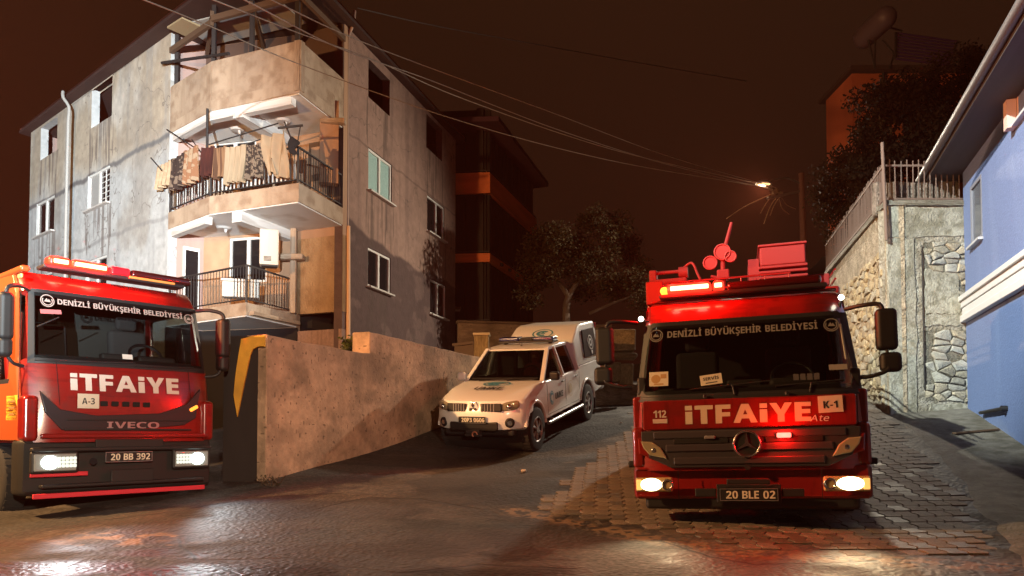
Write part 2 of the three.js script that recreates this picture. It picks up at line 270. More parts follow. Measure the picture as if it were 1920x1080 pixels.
// ------------------------------------------------------------------ apartment building on the left
const A = [-18.9, 28.95], B = [-10.03, 21.58], C1 = [-8.21, 20.06], C2 = [-5.47, 18.95], D = [-4.83, 21.11], E = [-2.27, 29.7], K1 = [-7.02, 19.6], I1 = [-9.33, 22.42], J1 = [-6.29, 21.7], F1 = [-13.5, 38];
const YB = EYE - 1.2, SL = [EYE + 3.08, EYE + 5.91, EYE + 8.74], YT = EYE + 11.75; // undersides of the slabs, top of walls
const wallPaint = (seedn, two, W, Hh, wins = []) => tex(1024, 1024, (u, v) => {
  const x = u * W, y = v * Hh, big = fbm(x * .35, y * .35, 5, seedn), st = fbm(x * 3.2, y * .22, 4, seedn + 5), fine = fbm(x * 6, y * 6, 4, seedn + 9), yr = y + YB - EYE;
  let c;
  if (two) { // bare render above, a darker cement coat below a ragged edge
    c = mix3([.60, .53, .49], [.70, .62, .57], big); c = mix3(c, [.50, .44, .42], smooth(.5, .75, st) * .5);
    const e = yr - 5.75 - .45 * (fbm(x * .9, 3, 4, seedn + 21) - .5) - .5 * smooth(3, 0, x); c = mix3(c, [.37, .32, .315], smooth(.07, -.07, e)); if (e < 0) c = mix3(c, [.50, .44, .42], smooth(.58, .7, fbm(x * 1.1, y * 1.6, 4, seedn + 3)) * .6);
    if (Math.abs(yr - 8.7 + .12 * (fbm(x * 2, 1, 3, 8) - .5)) < .035) c = mix3(c, [.42, .37, .35], .5);
  } else {
    const cool = [.68, .69, .69], warm = [.66, .61, .54]; c = mix3(cool, warm, smooth(8.2, 9.4, yr + 1.2 * (big - .5)));
    c = mix3(c, [.78, .78, .77], smooth(.45, .8, fbm(x * 1.3, y * .6, 4, seedn + 31)) * .5); c = mix3(c, [.54, .55, .56], smooth(.48, .8, st) * .4); c = mix3(c, [.54, .51, .47], smooth(.56, .7, big) * .5);
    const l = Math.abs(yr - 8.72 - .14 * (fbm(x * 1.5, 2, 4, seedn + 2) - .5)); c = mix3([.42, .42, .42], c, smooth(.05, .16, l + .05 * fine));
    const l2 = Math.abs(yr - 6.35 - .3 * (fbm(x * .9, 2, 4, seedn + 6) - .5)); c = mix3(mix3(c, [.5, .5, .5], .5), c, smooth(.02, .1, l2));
  }
  for (const w of wins) if (x > w.s0 - .15 && x < w.s1 + .15 && y < w.y0) { const n = fbm(x * 9, y * .4, 3, seedn + 70), len = .4 + 2.2 * fbm(x * 5, 1, 3, seedn + 71); if (w.y0 - y < len) c = mix3(c, [.34, .31, .29], smooth(.48, .66, n) * .55); }
  { const ck = Math.abs(fbm(x * .8, y * .8, 5, seedn + 90) - .5); if (fbm(x * .3, y * .3, 2, seedn + 95) > .5) c = mix3(mix3(c, [.36, .34, .32], .55), c, smooth(.002, .008, ck)); if (vnoise(x * 9, y * 9, seedn + 97) > .965) c = mix3(c, [.36, .34, .32], .5); }
  return c.map(q => q * (.90 + .20 * fine));
});
const apt = thing('apartment_building', 'tall bare rendered apartment block with two open corner balconies, left of the street', 'building', V(-10, YB, -28));
const loc = (x, y, z) => V(x + 10, y - YB, z + 28);
const WP = p => loc(p[0], YB, -p[1]);
function facadeFrame(P, Q) { return { o: WP(P), r: Math.atan2(Q[1] - P[1], Q[0] - P[0]), w: Math.hypot(Q[0] - P[0], Q[1] - P[1]), P, Q }; }
function inFrame(f, m, s = 0, y = 0, z = 0) { m.position.copy(f.o).add(V(s, 0, z).applyAxisAngle(V(0, 1, 0), f.r)); m.position.y += y; m.rotation.y = f.r; return m; }
const frameMat = std(lin(.66, .65, .62), .45), sillMat = std(lin(.5, .47, .44), .7), glowCurtainMat = std(lin(.42, .55, .54), .9, { emissive: lin(.16, .27, .25), emissiveIntensity: .16 });  // teal curtain brightness added as a faint emissive glow
const curtainPale = std(lin(.30, .30, .29), .9);
// a hinged plastic window: frame with two leaves, panes, sill
function addWindow(parent, f, r, { split = .5, curtain = 0, bars = false, sill = true, open = false } = {}) {
  const w = r.s1 - r.s0, h = r.y1 - r.y0, t = .07, out = [];
  out.push(box(w, t, .09, w / 2, t / 2, 0), box(w, t, .09, w / 2, h - t / 2, 0), box(t, h - 2 * t, .09, t / 2, h / 2, 0), box(t, h - 2 * t, .09, w - t / 2, h / 2, 0), box(t * 1.5, h - 2 * t, .094, w * split, h / 2, 0));
  const m = inFrame(f, mesh('window', out, frameMat, parent), r.s0, r.y0, -.08);
  const p1 = w * split - t * 1.75, p2 = w - w * split - t * 1.75;
  mesh('pane', box(p1, h - 2 * t, .012, t + p1 / 2, h / 2, -.01), curtain ? [0, glowCurtainMat, curtainPale][curtain] : M.pane, m); mesh('pane', box(p2, h - 2 * t, .012, w - t - p2 / 2, h / 2, -.01), curtain === 1 ? glowCurtainMat : curtain === 2 ? M.pane : M.pane, m);
  if (curtain === 1) for (const [a, b] of [[t, p1], [w - t - p2, p2]]) mesh('glass_sheet', box(b, h - 2 * t, .006, a + b / 2, h / 2, .012), new THREE.MeshPhysicalMaterial({ color: lin(.95, .98, .97), transmission: 1, roughness: .05, thickness: 0 }), m);
  if (bars) for (let i = 1; i < 6; i++) { mesh('glazing_bar', box(p2, .02, .02, w - t - p2 / 2, t + (h - 2 * t) * i / 6, .008), frameMat, m); }
  if (bars) mesh('glazing_bar', box(.02, h - 2 * t, .02, w - t - p2 / 2, h / 2, .012), frameMat, m);
  if (sill) mesh('sill', box(w + .12, .05, .24, w / 2, -.026, .1), sillMat, m);
  return m;
}
function rect(f, pl, pr, yt, yb) { const a = onPlane(pl, yt, f.P, f.Q), b = onPlane(pl, yb, f.P, f.Q), c = onPlane(pr, (yt + yb) / 2, f.P, f.Q); return { s0: a.s, s1: c.s, y0: b.y - YB, y1: a.y - YB }; }
function facade(f, y0, y1, mat, holes, th = .26, W0 = f.w, Hh = YT - YB) {
  const s = poly([[0, y0], [f.w, y0], [f.w, y1], [0, y1]]); for (const h of holes) s.holes.push(poly([[h.s0, h.y0], [h.s0, h.y1], [h.s1, h.y1], [h.s1, h.y0]]));
  const g = new THREE.ExtrudeGeometry(s, { depth: th, bevelEnabled: false }); g.translate(0, 0, -th); const uv = g.attributes.uv; for (let i = 0; i < uv.count; i++) uv.setXY(i, uv.getX(i) / W0, uv.getY(i) / Hh);
  return inFrame(f, mesh('wall', g, mat, apt));
}
const fL = facadeFrame(A, B), fR = facadeFrame(D, E);
const hl = [[77, 107, 240, 300], [172.5, 210, 166, 240], [69, 101.5, 383, 446], [165, 205.5, 331, 397], [161, 199.5, 491, 556], [66, 97, 520, 580]].map(a => rect(fL, ...a)), hr = [[691, 731, 110, 182], [799.5, 829, 213, 276], [691, 735, 276, 356], [801, 833, 365, 433], [690, 732.5, 463, 536], [806.6, 836, 522, 588]].map(a => rect(fR, ...a));
const aptL = std(0xffffff, .92, { map: wallPaint(11, false, fL.w, YT - YB, hl), bumpMap: rep(grainT, 6, 6), bumpScale: .01 });
const aptR = std(lin(.70, .59, .56), .92, { map: wallPaint(47, true, fR.w, YT - YB, hr), bumpMap: rep(grainT, 6, 6), bumpScale: .01 });
const ochreT = tex(512, 512, (u, v) => { const a = fbm(u * 5, v * 5, 5, 5, 5), b = fbm(u * 14, v * 14, 4, 6, 14), s = fbm(u * 24, v * 2, 3, 12, 24); let c = mix3([.60, .53, .46], [.71, .63, .54], a); c = mix3(c, [.50, .41, .33], smooth(.35, .85, b) * .6); c = mix3(c, [.54, .46, .38], smooth(.4, .9, s) * .4); return c; });
const ochre = std(0xffffff, .95, { map: rep(ochreT, .35), bumpMap: rep(grainT, .6), bumpScale: .01 }), roughOchre = std(lin(.8, .68, .5), 1, { map: rep(ochreT, .5), bumpMap: rep(grainT, 1.2), bumpScale: .03 });
const soffitT = tex(256, 256, (u, v) => { const a = fbm(u * 3, v * 3, 5, 8, 3), k = .86 + .12 * (a - .5); let c = [k, k, k * .985]; return mix3(c, [.66, .62, .58], smooth(.6, .78, fbm(u * 4, v * 4, 4, 18, 4)) * .6); });
const soffitMat = std(lin(.9, .9, .9), .8, { map: rep(soffitT, .3) }), peachMat = std(lin(.46, .28, .17), .85, { map: rep(mottleT, .4) }), roseMat = std(lin(.45, .30, .26), .9, { map: rep(mottleT, .4) });
{
  facade(fL, 0, YT - YB, aptL, hl);
  addWindow(apt, fL, hl[2], {}); addWindow(apt, fL, hl[3], { bars: true, curtain: 2 }); addWindow(apt, fL, hl[4], { curtain: 2 }); addWindow(apt, fL, hl[5]);
  facade(fR, 0, YT - YB, aptR, hr);
  addWindow(apt, fR, hr[2], { curtain: 1 }); addWindow(apt, fR, hr[3], { split: .55 }); addWindow(apt, fR, hr[4]); addWindow(apt, fR, hr[5], { split: .5 });
  // near-black core behind the openings, its colour standing in for unlit rooms
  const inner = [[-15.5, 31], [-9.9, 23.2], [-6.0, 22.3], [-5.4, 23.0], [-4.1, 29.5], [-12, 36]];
  const g = ext(poly(inner.map(p => [p[0] + 10, p[1] - 28])), YT - YB - .3); g.rotateX(-Math.PI / 2); mesh('room_shade_core', g, M.dark, apt, V(0, .1, 0));
  const back = facadeFrame(E, F1), back2 = facadeFrame(F1, A); for (const f of [back, back2]) { const m = mesh('wall', box(f.w, YT - YB, .26, f.w / 2, (YT - YB) / 2, -.131), roseMat, apt); inFrame(f, m); }
  // balcony recess: reveal by the left facade, back wall, and their doors
  const fv = facadeFrame(B, I1), fb = facadeFrame(I1, J1), fj = facadeFrame(J1, D), yv = SL[0] + .35 - YB;
  inFrame(fv, mesh('wall', box(fv.w, YT - YB, .2, fv.w / 2, (YT - YB) / 2, -.101), roseMat, apt));
  const dr = [onPlane(343, 460, B, I1), onPlane(372, 555, B, I1)], win1 = rect(fb, 430, 500, 447, 532), win2 = rect(fb, 400, 480, 268, 330);
  { const s0 = dr[0].s, s1 = dr[1].s, m = inFrame(fv, mesh('balcony_door', [box(s1 - s0, 2.05, .05, (s1 - s0) / 2, 1.02, 0)], frameMat, apt), s0, yv + .02, .03); mesh('pane', box(s1 - s0 - .12, 1.8, .02, (s1 - s0) / 2, 1.04, .03), M.pane, m); }
  const sh = poly([[0, 0], [fb.w, 0], [fb.w, YT - YB], [0, YT - YB]]); for (const h of [win1, win2]) sh.holes.push(poly([[h.s0, h.y0], [h.s0, h.y1], [h.s1, h.y1], [h.s1, h.y0]]));
  mesh('attic_lining', box(fb.w - .02, YT - SL[2] - .35, .03, 0, 0, 0), std(lin(.10, .06, .045), .95), apt).position.set(0, 0, 0); { const m = apt.children[apt.children.length - 1]; inFrame(fb, m, fb.w / 2, (YT + SL[2]) / 2 + .15 - YB, .02); m.rotation.y = fb.r; const m2 = mesh('attic_lining', box(fj.w - .02, YT - SL[2] - .35, .03), std(lin(.10, .06, .045), .95), apt); inFrame(fj, m2, fj.w / 2, (YT + SL[2]) / 2 + .15 - YB, .02); }
  const gb = new THREE.ExtrudeGeometry(sh, { depth: .2, bevelEnabled: false }); gb.translate(0, 0, -.2); inFrame(fb, mesh('wall', gb, peachMat, apt));
  addWindow(apt, fb, win1, { curtain: 0, sill: false }); addWindow(apt, fb, win2, { sill: false });
  { const w = fj.w, lo = mesh('wall', box(w, SL[1] - .28 - SL[0] - .35, .2, w / 2, (SL[1] - .28 - SL[0] - .35) / 2, -.1), roughOchre, apt); inFrame(fj, lo, 0, SL[0] + .35 - YB); }
  inFrame(fj, mesh('wall', box(fj.w, SL[0] + .35, .22, fj.w / 2, (SL[0] + .35 - YB) / 2 - .14, -.1), aptR, apt)).scale.set(1, .9, 1);
  inFrame(fj, mesh('wall', box(fj.w, YT - SL[1] + .28, .2, fj.w / 2, (YT - SL[1] + .28) / 2, -.1), peachMat, apt), 0, SL[1] - .28 - YB);
  { const f = fj; const m = inFrame(f, mesh('balcony_door', box(.75, 2.0, .06, .375, 1, 0), M.wood, apt), .42, SL[1] + .5 - YB, .03); mesh('door_panel', box(.55, .8, .03, .375, 1.45, .03), peachMat, m); mesh('door_panel', box(.55, .7, .03, .375, .5, .03), peachMat, m); }
  // slabs
  const slab = (pts, y, h, mat, name = 'floor_slab') => { const q = ext(poly(pts.map(p => [p[0] + 10, p[1] - 28])), h); q.rotateX(-Math.PI / 2); return mesh(name, q, mat, apt, V(0, y - YB, 0)); };
  const big = [B, C1, C2, D, J1, I1];
  const out = (pts, k) => { const c = [-7.2, 21.2]; return pts.map(p => [c[0] + (p[0] - c[0]) * k, c[1] + (p[1] - c[1]) * k]); };
  slab(big, SL[1], .48, ochre); slab(out(big, .985), SL[1] - .03, .029, soffitMat, 'soffit');
  slab([B, K1, J1, I1], SL[0], .34, ochre); slab(out([B, K1, J1, I1], .985), SL[0] - .03, .029, soffitMat, 'soffit');
  slab(big, SL[2], .3, ochre); slab(out(big, .985), SL[2] - .03, .029, soffitMat, 'soffit');
  // solid parapet of the top balcony
  for (const [p, q] of [[B, C1], [C1, C2], [C2, D]]) { const f = facadeFrame(p, q); const g = box(f.w + .05, 1.32, .16, f.w / 2, .66, -.085); const uv = g.attributes.uv; for (let i = 0; i < uv.count; i++) uv.setXY(i, uv.getX(i) * f.w, uv.getY(i) * 1.4); inFrame(f, mesh('parapet', g, ochre, apt), 0, SL[2] + .06 - YB, .0); }
  // beams under the slabs, and the white plastered edge
  for (const [y, P, Q] of [[SL[2], [-7.35, 19.75], [-6.6, 22]], [SL[1], [-7.35, 19.75], [-6.5, 21.9]]]) mesh('beam', sbar(loc(P[0], y - .17, -P[1]), loc(Q[0], y - .17, -Q[1]), .32, .28), soffitMat, apt);
  for (const [y, P, Q] of [[SL[2], [-9.85, 21.6], [-8.3, 20.25]], [SL[2], [-8.3, 20.25], [-5.7, 19.2]], [SL[1], [-9.85, 21.6], [-8.3, 20.25]]]) mesh('beam', sbar(loc(P[0], y - .13, -P[1]), loc(Q[0], y - .13, -Q[1]), .2, .2), soffitMat, apt);
  for (const [y, P] of [[SL[2], [-7.9, 21.2]], [SL[2], [-6.4, 20.6]], [SL[1], [-8.3, 21.3]]]) mesh('ceiling_rose', [cyl(.22, .16, .05, 20, 0, -.055, 0), cyl(.05, .03, .1, 10, .06, -.13, 0)], sillMat, apt, loc(P[0], y, -P[1]));
  // little round column of the lower balcony with its worn cap
  mesh('column', [box(.16, SL[1] - SL[0] - .35, .16, 0, (SL[1] - SL[0] - .35) / 2, 0)], ochre, apt, loc(-6.32, SL[0] + .35, -21.45));
  mesh('column_cap', rbox(.75, .16, .3, .05), ochre, apt, loc(-6.35, EYE + 5.02, -21.3)); mesh('column_cap', rbox(.7, .14, .28, .05), ochre, apt, at(625, 228, 20.6).add(V(10, -YB, 28)));
  mesh('column', box(.5, 2.35, .3, 0, 0, 0, 0, .3), peachMat, apt, at(617, 268, 20.75).add(V(10, -YB, 28)));
  // garage under the balcony: near-black panels painted as the shade below the first slab
  for (const f of [fb, fv]) inFrame(f, mesh('garage_shade_panel', box(f.w + .1, SL[0] - YB - .05, .06, f.w / 2, (SL[0] - YB - .05) / 2, .04), M.dark, apt));
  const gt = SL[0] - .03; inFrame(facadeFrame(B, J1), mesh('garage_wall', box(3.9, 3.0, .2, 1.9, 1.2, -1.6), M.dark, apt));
  mesh('ledge', sbar(loc(-7.0, gt + .1, -19.75), loc(-6.3, gt + .1, -21.6), .35, .1), ochre, apt);
}
// eaves, rafters of the top balcony and roof
{
  const roofMat = std(lin(.035, .016, .012), .85, { map: rep(mottleT, .5) }), pts = [A, B, C1, C2, D, E, F1];
  const rim = [[-19.4, 29.0], [-8.35, 19.65], [-5.3, 18.5], [-1.9, 29.9], [-13.5, 39.2]];
  const g = ext(poly(rim.map(p => [p[0] + 10, p[1] - 28])), .1); g.rotateX(-Math.PI / 2);
  const main = mesh('roof', g, roofMat, apt, V(0, YT - YB + .0, 0));
  const apex = loc(-10.5, YT + 2.4, -28.5), pos = []; rim.forEach((p, i) => { const a = loc(p[0], YT + .165, -p[1]), q = rim[(i + 1) % rim.length], b = loc(q[0], YT + .165, -q[1]); pos.push(a.x, a.y, a.z, b.x, b.y, b.z, apex.x, apex.y, apex.z); });
  const hg = new THREE.BufferGeometry(); hg.setAttribute('position', new THREE.Float32BufferAttribute(pos, 3)); hg.computeVertexNormals(); mesh('roof_slope', hg, std(lin(.16, .05, .03), .9, { side: THREE.DoubleSide }), apt);
  mesh('ceiling_board', [sbar(loc(-9.3, YT - .06, -21.6), loc(-6.1, YT - .06, -20.4), 1.2, .04)], std(lin(.32, .32, .30), .85), apt);
  mesh('ceiling_board', [sbar(loc(-9.75, YT - .12, -21.3), loc(-9.1, YT - .12, -20.8), .55, .05)], std(lin(.34, .26, .15), .85), apt);
  const P = [[B, C1], [C1, C2], [C2, D]]; const post = (x, d) => mesh('post', box(.11, YT - SL[2] - .3, .11, 0, (YT - SL[2] - .3) / 2, 0), M.iron, apt, loc(x, SL[2] + .3, -d));
  post(-8.2, 20.2); post(-5.6, 19.15); post(-9.85, 21.6); post(-7.0, 19.75);
  for (const [p, q, y] of [[B, C1, YT - .55], [C1, C2, YT - .45], [C2, D, YT - .45], [C1, I1, YT - .3], [C2, J1, YT - .3], [[-7, 19.6], [-7.4, 21.9], YT - .3]]) mesh('rafter', sbar(loc(p[0], y, -p[1]), loc(q[0], y, -q[1]), .1, .16), M.wood, apt);
  mesh('rafter', bar(loc(-10.3, YT - .9, -21.6), loc(-7.6, YT - 1.6, -19.7), .045), M.iron, apt);
}
// rain pipes (parts of the block)
mesh('rain_pipe', tube([at(118, 172, 25.6), at(118, 182, 25.5), at(129, 200, 25.45), at(128, 230, 25.4), at(122, 505, 25.4), at(121, 620, 25.4)].map(p => p.add(V(10, -YB, 28))), .055, 60), std(lin(.34, .33, .31), .6), apt);
mesh('rain_pipe', tube([at(665, 20, 21.3), at(662, 45, 21.3), at(653, 68, 21.35), at(652, 90, 21.35), at(651, 425, 21.4)].map(p => p.add(V(10, -YB, 28))), .05, 60), std(lin(.33, .22, .17), .6), apt);
mesh('rain_pipe', tube([at(653, 424, 21.35), at(653, 640, 21.35)].map(p => p.add(V(10, -YB, 28))), .062, 10), std(lin(.55, .34, .2), .6), apt);
// balcony railings
function railing(name, pts, y, h, step, mat, n = 'railing') {
  const v = pts.map(p => loc(p[0], y, -p[1])), rails = [];
  for (let i = 0; i + 1 < v.length; i++) { rails.push(sbar(v[i].clone().add(V(0, h, 0)), v[i + 1].clone().add(V(0, h, 0)), .05, .04), sbar(v[i].clone().add(V(0, .1, 0)), v[i + 1].clone().add(V(0, .1, 0)), .035, .03)); }
  for (const p of v) rails.push(box(.05, h, .05, p.x, p.y + h / 2, p.z));
  const m = mesh(n, rails, mat, apt), bg = new THREE.CylinderGeometry(.011, .011, h - .12, 5);
  for (let i = 0; i + 1 < v.length; i++) { const len = v[i].distanceTo(v[i + 1]), k = Math.round(len / step); for (let j = 1; j < k; j++) { const p = v[i].clone().lerp(v[i + 1], j / k); p.y += h / 2 + .05; mesh('baluster', bg, mat, m, p); } }
  return m;
}
const shrink = (pts, k) => pts.map(p => [lerp(p[0], -7.3, k), lerp(p[1], 21.2, k)]);
const rail2 = railing('r', shrink([B, C1, C2, D], .02), SL[1] + .48, .95, .12, M.iron);
railing('r', shrink([B, K1, J1], .03), SL[0] + .34, 1.0, .13, M.iron);
// white lattice screen seen low behind the balusters
{
  const wm = std(lin(.6, .58, .55), .7), v = shrink([B, C1, C2], .05);
  for (let i = 0; i < 2; i++) { const a = loc(v[i][0], SL[1] + .6, -v[i][1]), b = loc(v[i + 1][0], SL[1] + .6, -v[i + 1][1]); const n = i ? 20 : 13; const bg = box(.05, .42, .012, 0, .21, 0); for (let j = 0; j < n; j++) { const m = mesh('screen_slat', bg, wm, rail2, a.clone().lerp(b, (j + .5) / n)); m.rotation.y = Math.atan2(-(b.z - a.z), b.x - a.x); } }
}
// ------------------------------------------------------------------ things on the balconies
const clothT = k => tex(128, 128, (u, v) => k(u, v));
const clothes = [
  ['towel', 'small pale towel hung outside the left end of the balcony railing', [296, 322, 311, 356], clothT((u, v) => mix3([.70, .58, .46], [.82, .74, .62], fbm(u * 6, v * 8, 3, 2)))],
  ['blouse', 'dark patterned cloth on the balcony line beside the pale towel', [316, 345, 300, 362], clothT((u, v) => fbm(u * 14, v * 14, 2, 5) > .56 ? [.50, .43, .37] : [.20, .15, .13])],
  ['shirt', 'brown and cream patterned shirt on the balcony line', [343, 370, 284, 350], clothT((u, v) => fbm(u * 12, v * 12, 2, 15) > .5 ? [.60, .43, .31] : [.68, .59, .49])],
  ['cloth', 'dark red cloth hanging at the balcony line pole', [376, 404, 277, 333], clothT((u, v) => mix3([.24, .09, .07], [.33, .14, .10], vnoise(u * 30, v * 4)))],
  ['towel', 'brown striped towel hanging right of the dark red cloth', [401, 424, 277, 335], clothT((u, v) => Math.sin(u * 30) > 0 ? [.60, .46, .34] : [.42, .30, .22])],
  ['bedsheet', 'wide cream sheet in the middle of the balcony washing', [424, 462, 276, 345], clothT((u, v) => mix3([.70, .62, .51], [.78, .71, .60], fbm(u * 5, v * 3, 3, 22)))],
  ['towel', 'black and white speckled towel on the balcony line', [463, 489, 272, 336], clothT((u, v) => fbm(u * 20, v * 20, 2, 35) > .5 ? [.58, .51, .44] : [.24, .20, .18])],
  ['bedsheet', 'large bunched cream sheet at the right end of the balcony line', [487, 545, 255, 336], clothT((u, v) => mix3([.72, .62, .50], [.80, .72, .60], fbm(u * 5, v * 5, 3, 44)))],
];
clothes.forEach(([n, label, [x0, x1, y0, y1], t], i) => {
  const P = i < 3 ? [-10.15, 21.4] : [-8.33, 19.9], Q = i < 3 ? [-8.33, 19.9] : [-5.5, 18.75];
  const a = onPlane(x0, y0, P, Q), b = onPlane(x1, y0 - (i < 3 ? 10 : 3), P, Q), h = (y1 - y0) / FPX * a.d * 1.02, w = Math.hypot(b.x - a.x, b.d - a.d), top = Math.min(a.y, a.y);
  const g = new THREE.BoxGeometry(w, h, .012, 26, 22, 1), folds = rr(5, 8), ph = rr(0, 6), bunch = i === 7;
  warp(g, v => { const u = v.x / w + .5, t2 = .5 - v.y / h; let z = .06 * Math.sin(u * folds * 3.1 + ph + t2 * .8) * (.35 + t2) + .03 * Math.sin(u * 23 + ph * 2 + t2) * (.2 + t2); v.x += .03 * Math.sin(t2 * 3 + ph) * t2; if (bunch) { v.x = (u - .5) * w * lerp(.75, .85, t2) + t2 * .0 + (t2 * .16 - .05) * (u < .4 ? 1.6 : .4); z += .09 * Math.sin(u * 14 + t2 * 4) * (1 - t2 * .3); v.y += .10 * Math.sin(u * 4 + 1) * t2; } v.y -= .03 * Math.sin(u * Math.PI) * (1 - t2) + .025 * Math.sin(u * 9 + ph) * t2; v.z += z; });
  g.translate(0, -h / 2, 0);
  const o = mesh(n, g, std(lin(.62, .60, .58), .95, { map: t, side: THREE.DoubleSide }), scene, V((a.x + b.x) / 2, top, -(a.d + b.d) / 2)); o.rotation.y = Math.atan2(b.d - a.d, b.x - a.x); tag(o, label, n === 'bedsheet' ? 'sheet' : n);
});
{
  const t = thing('clothes_dryer', 'dark metal clothes line frame fixed along the upper balcony railing', 'clothes line', at(389, 350, 20));
  const r = p => p.sub(t.position); const b = (n, ...l) => mesh(n, l.map(([p, q, k]) => bar(r(p), r(q), k)), M.iron, t);
  b('upright', [at(389, 204, 19.9), at(388, 330, 19.9), .035]); b('line_rail', [at(313, 243, 21.6), at(385, 290, 20.3), .02]); b('line_rail', [at(392, 271, 20), at(522, 231, 19.3), .02]); b('line_rail', [at(444, 276, 19.8), at(499, 258, 19.3), .016]);
  b('arm', [at(345, 244, 21.4), at(344, 266, 21.4), .02]); b('arm', [at(283, 296, 21.4), at(303, 319, 21.2), .02]); b('arm', [at(360, 262, 20.6), at(380, 290, 20.2), .016]);
  const t2 = thing('drying_pole', 'crossed dark drying pole standing at the right corner of the upper balcony', 'pole', at(556, 338, 18.9)); const r2 = p => p.sub(t2.position);
  mesh('pole', [bar(r2(at(533, 228, 18.9)), r2(at(552, 275, 18.9)), .022)], M.iron, t2); mesh('crossbar', [bar(r2(at(521, 240, 18.8)), r2(at(568, 235, 18.8)), .03)], M.iron, t2); mesh('stay', bar(r2(at(563, 238, 18.8)), r2(at(557, 272, 18.8)), .015), M.iron, t2);
  const jk = warp(new THREE.SphereGeometry(1, 18, 14), v => { v.x *= .13 * (1 + .3 * Math.sin(v.y * 5)); v.z *= .07; v.y *= .24; v.x += .03 * Math.sin(v.y * 20); }); tag(mesh('dark_garment', jk, std(lin(.012, .012, .014), .95), scene, at(549, 273, 18.75)), 'black garment hanging on the drying pole above the balcony corner', 'garment');
}
{ // boxed split air conditioner cabinet on the lower balcony
  const p = at(505, 466, 20.6), t = thing('meter_cabinet', 'cream wall cabinet hanging above the lower balcony, right of the balcony window', 'cabinet', p, .28); const cm = std(lin(.60, .54, .45), .6);
  mesh('body', rbox(.5, .98, .42, .02), cm, t); mesh('door', rbox(.44, .9, .02, .008, 0, .01, .217), cm, t); for (let i = 0; i < 4; i++) mesh('vent_slot', box(.2, .02, .012, -.04, -.28 - i * .035, .229), M.plastic, t); mesh('label_strip', box(.03, .5, .01, .0, .15, .23), sillMat, t); mesh('bracket', box(.4, .03, .3, 0, -.51, 0), M.iron, t);
}
{ const t = thing('storage_chest', 'low whitish chest on the floor of the lower balcony behind the railing', 'chest', at(452, 560, 20.2), .28); mesh('body', rbox(.95, .42, .4, .03, 0, .22, 0), std(lin(.5, .48, .44), .7), t); mesh('lid', rbox(1, .07, .44, .02, 0, .47, 0), std(lin(.55, .52, .48), .7), t); }
// ------------------------------------------------------------------ retaining wall along the rising street
{
  const P = [-3.5, 10.6], dir = [.36, .933], O = V(P[0], 0, -P[1]), t = thing('retaining_wall', 'stained ochre concrete retaining wall rising beside the street in front of the apartment block', 'wall', V(P[0], H(P[0], -P[1]), -P[1]), Math.atan2(dir[1], dir[0]));
  const y0 = t.position.y, s1 = 2.72, s2 = 9.5, t1 = EYE + 1.39 - y0, t2 = EYE + 1.77 - y0, pts = [[0, -.4]];
  const hh = s => H(P[0] + dir[0] * s, -(P[1] + dir[1] * s)) - y0;
  for (let s = 1; s <= s2; s += .5) pts.push([s, hh(s) - .4]); pts.push([s2, t2]);
  for (let s = s2 - .25; s > s1; s -= .25) pts.push([s, t2 + .02 * (vnoise(s * 4, 1) - .5)]); pts.push([s1, t2], [s1, t1]); for (let s = s1 - .2; s > 0; s -= .2) pts.push([s, t1 - .015 + .03 * (vnoise(s * 5, 2) - .5)]); pts.push([0, t1]);
  const wt = tex(1024, 512, (u, v) => { const x = u * 8, y = v * 4, a = fbm(x, y, 5, 2), b = fbm(x * 3, y * 3, 4, 4), st = fbm(x * 3, y * .5, 4, 6), f = fbm(x * 14, y * 14, 3, 8); let c = mix3([.64, .50, .40], [.78, .64, .52], a); c = mix3(c, [.50, .40, .32], smooth(.35, .8, b) * .6); c = mix3(c, [.50, .42, .35], smooth(.4, .85, st) * .45); c = mix3(c, [.42, .34, .27], smooth(.5, .78, fbm(x * 1.2 + 4, y * 2, 4, 19)) * .55); if (vnoise(x * 22, y * 22, 7) > .9) c = mix3(c, [.30, .23, .18], .6); return c.map(q => q * (.9 + .2 * f)); });
  const g = ext(poly(pts), .34, .012, 1); g.translate(0, 0, -.34); mesh('body', g, std(0xffffff, .95, { map: rep(wt, 1 / 8, 1 / 4), bumpMap: rep(grainT, .8), bumpScale: .013 }), t);
  // plaster joints: shallow course lines pressed in the upper part
  // lamplight patch on the end face, painted as a raised yellow strip
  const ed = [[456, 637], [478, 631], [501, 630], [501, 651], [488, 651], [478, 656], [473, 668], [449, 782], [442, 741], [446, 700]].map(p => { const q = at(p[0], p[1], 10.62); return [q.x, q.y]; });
  const pt = ext(poly(ed), .03, .004, 1), em = thing('lamplight_patch', 'patch of lamplight painted as a bent yellow strip on the near end of the retaining wall', 'light_patch', V(P[0], y0, -P[1])); pt.translate(-P[0], -y0, .04); mesh('light_patch', pt, std(lin(.70, .34, .03), .75, { map: rep(mottleT, 1) }), em);
  const endw = box(.62, t1 + .36, .3, -.33, (t1 - .4) / 2, -.18); const ew = thing('shadow_end_pier', 'short pier with shadow painted in as near-black, closing the near end of the retaining wall behind the yellow lamplight patch', 'pier', V(P[0] + .02, y0, -P[1] - .02)); mesh('pier', endw, std(lin(.022, .017, .015), .95, { map: rep(mottleT, .7) }), ew);  // the shadow of the left truck is put into this near-black colour
}
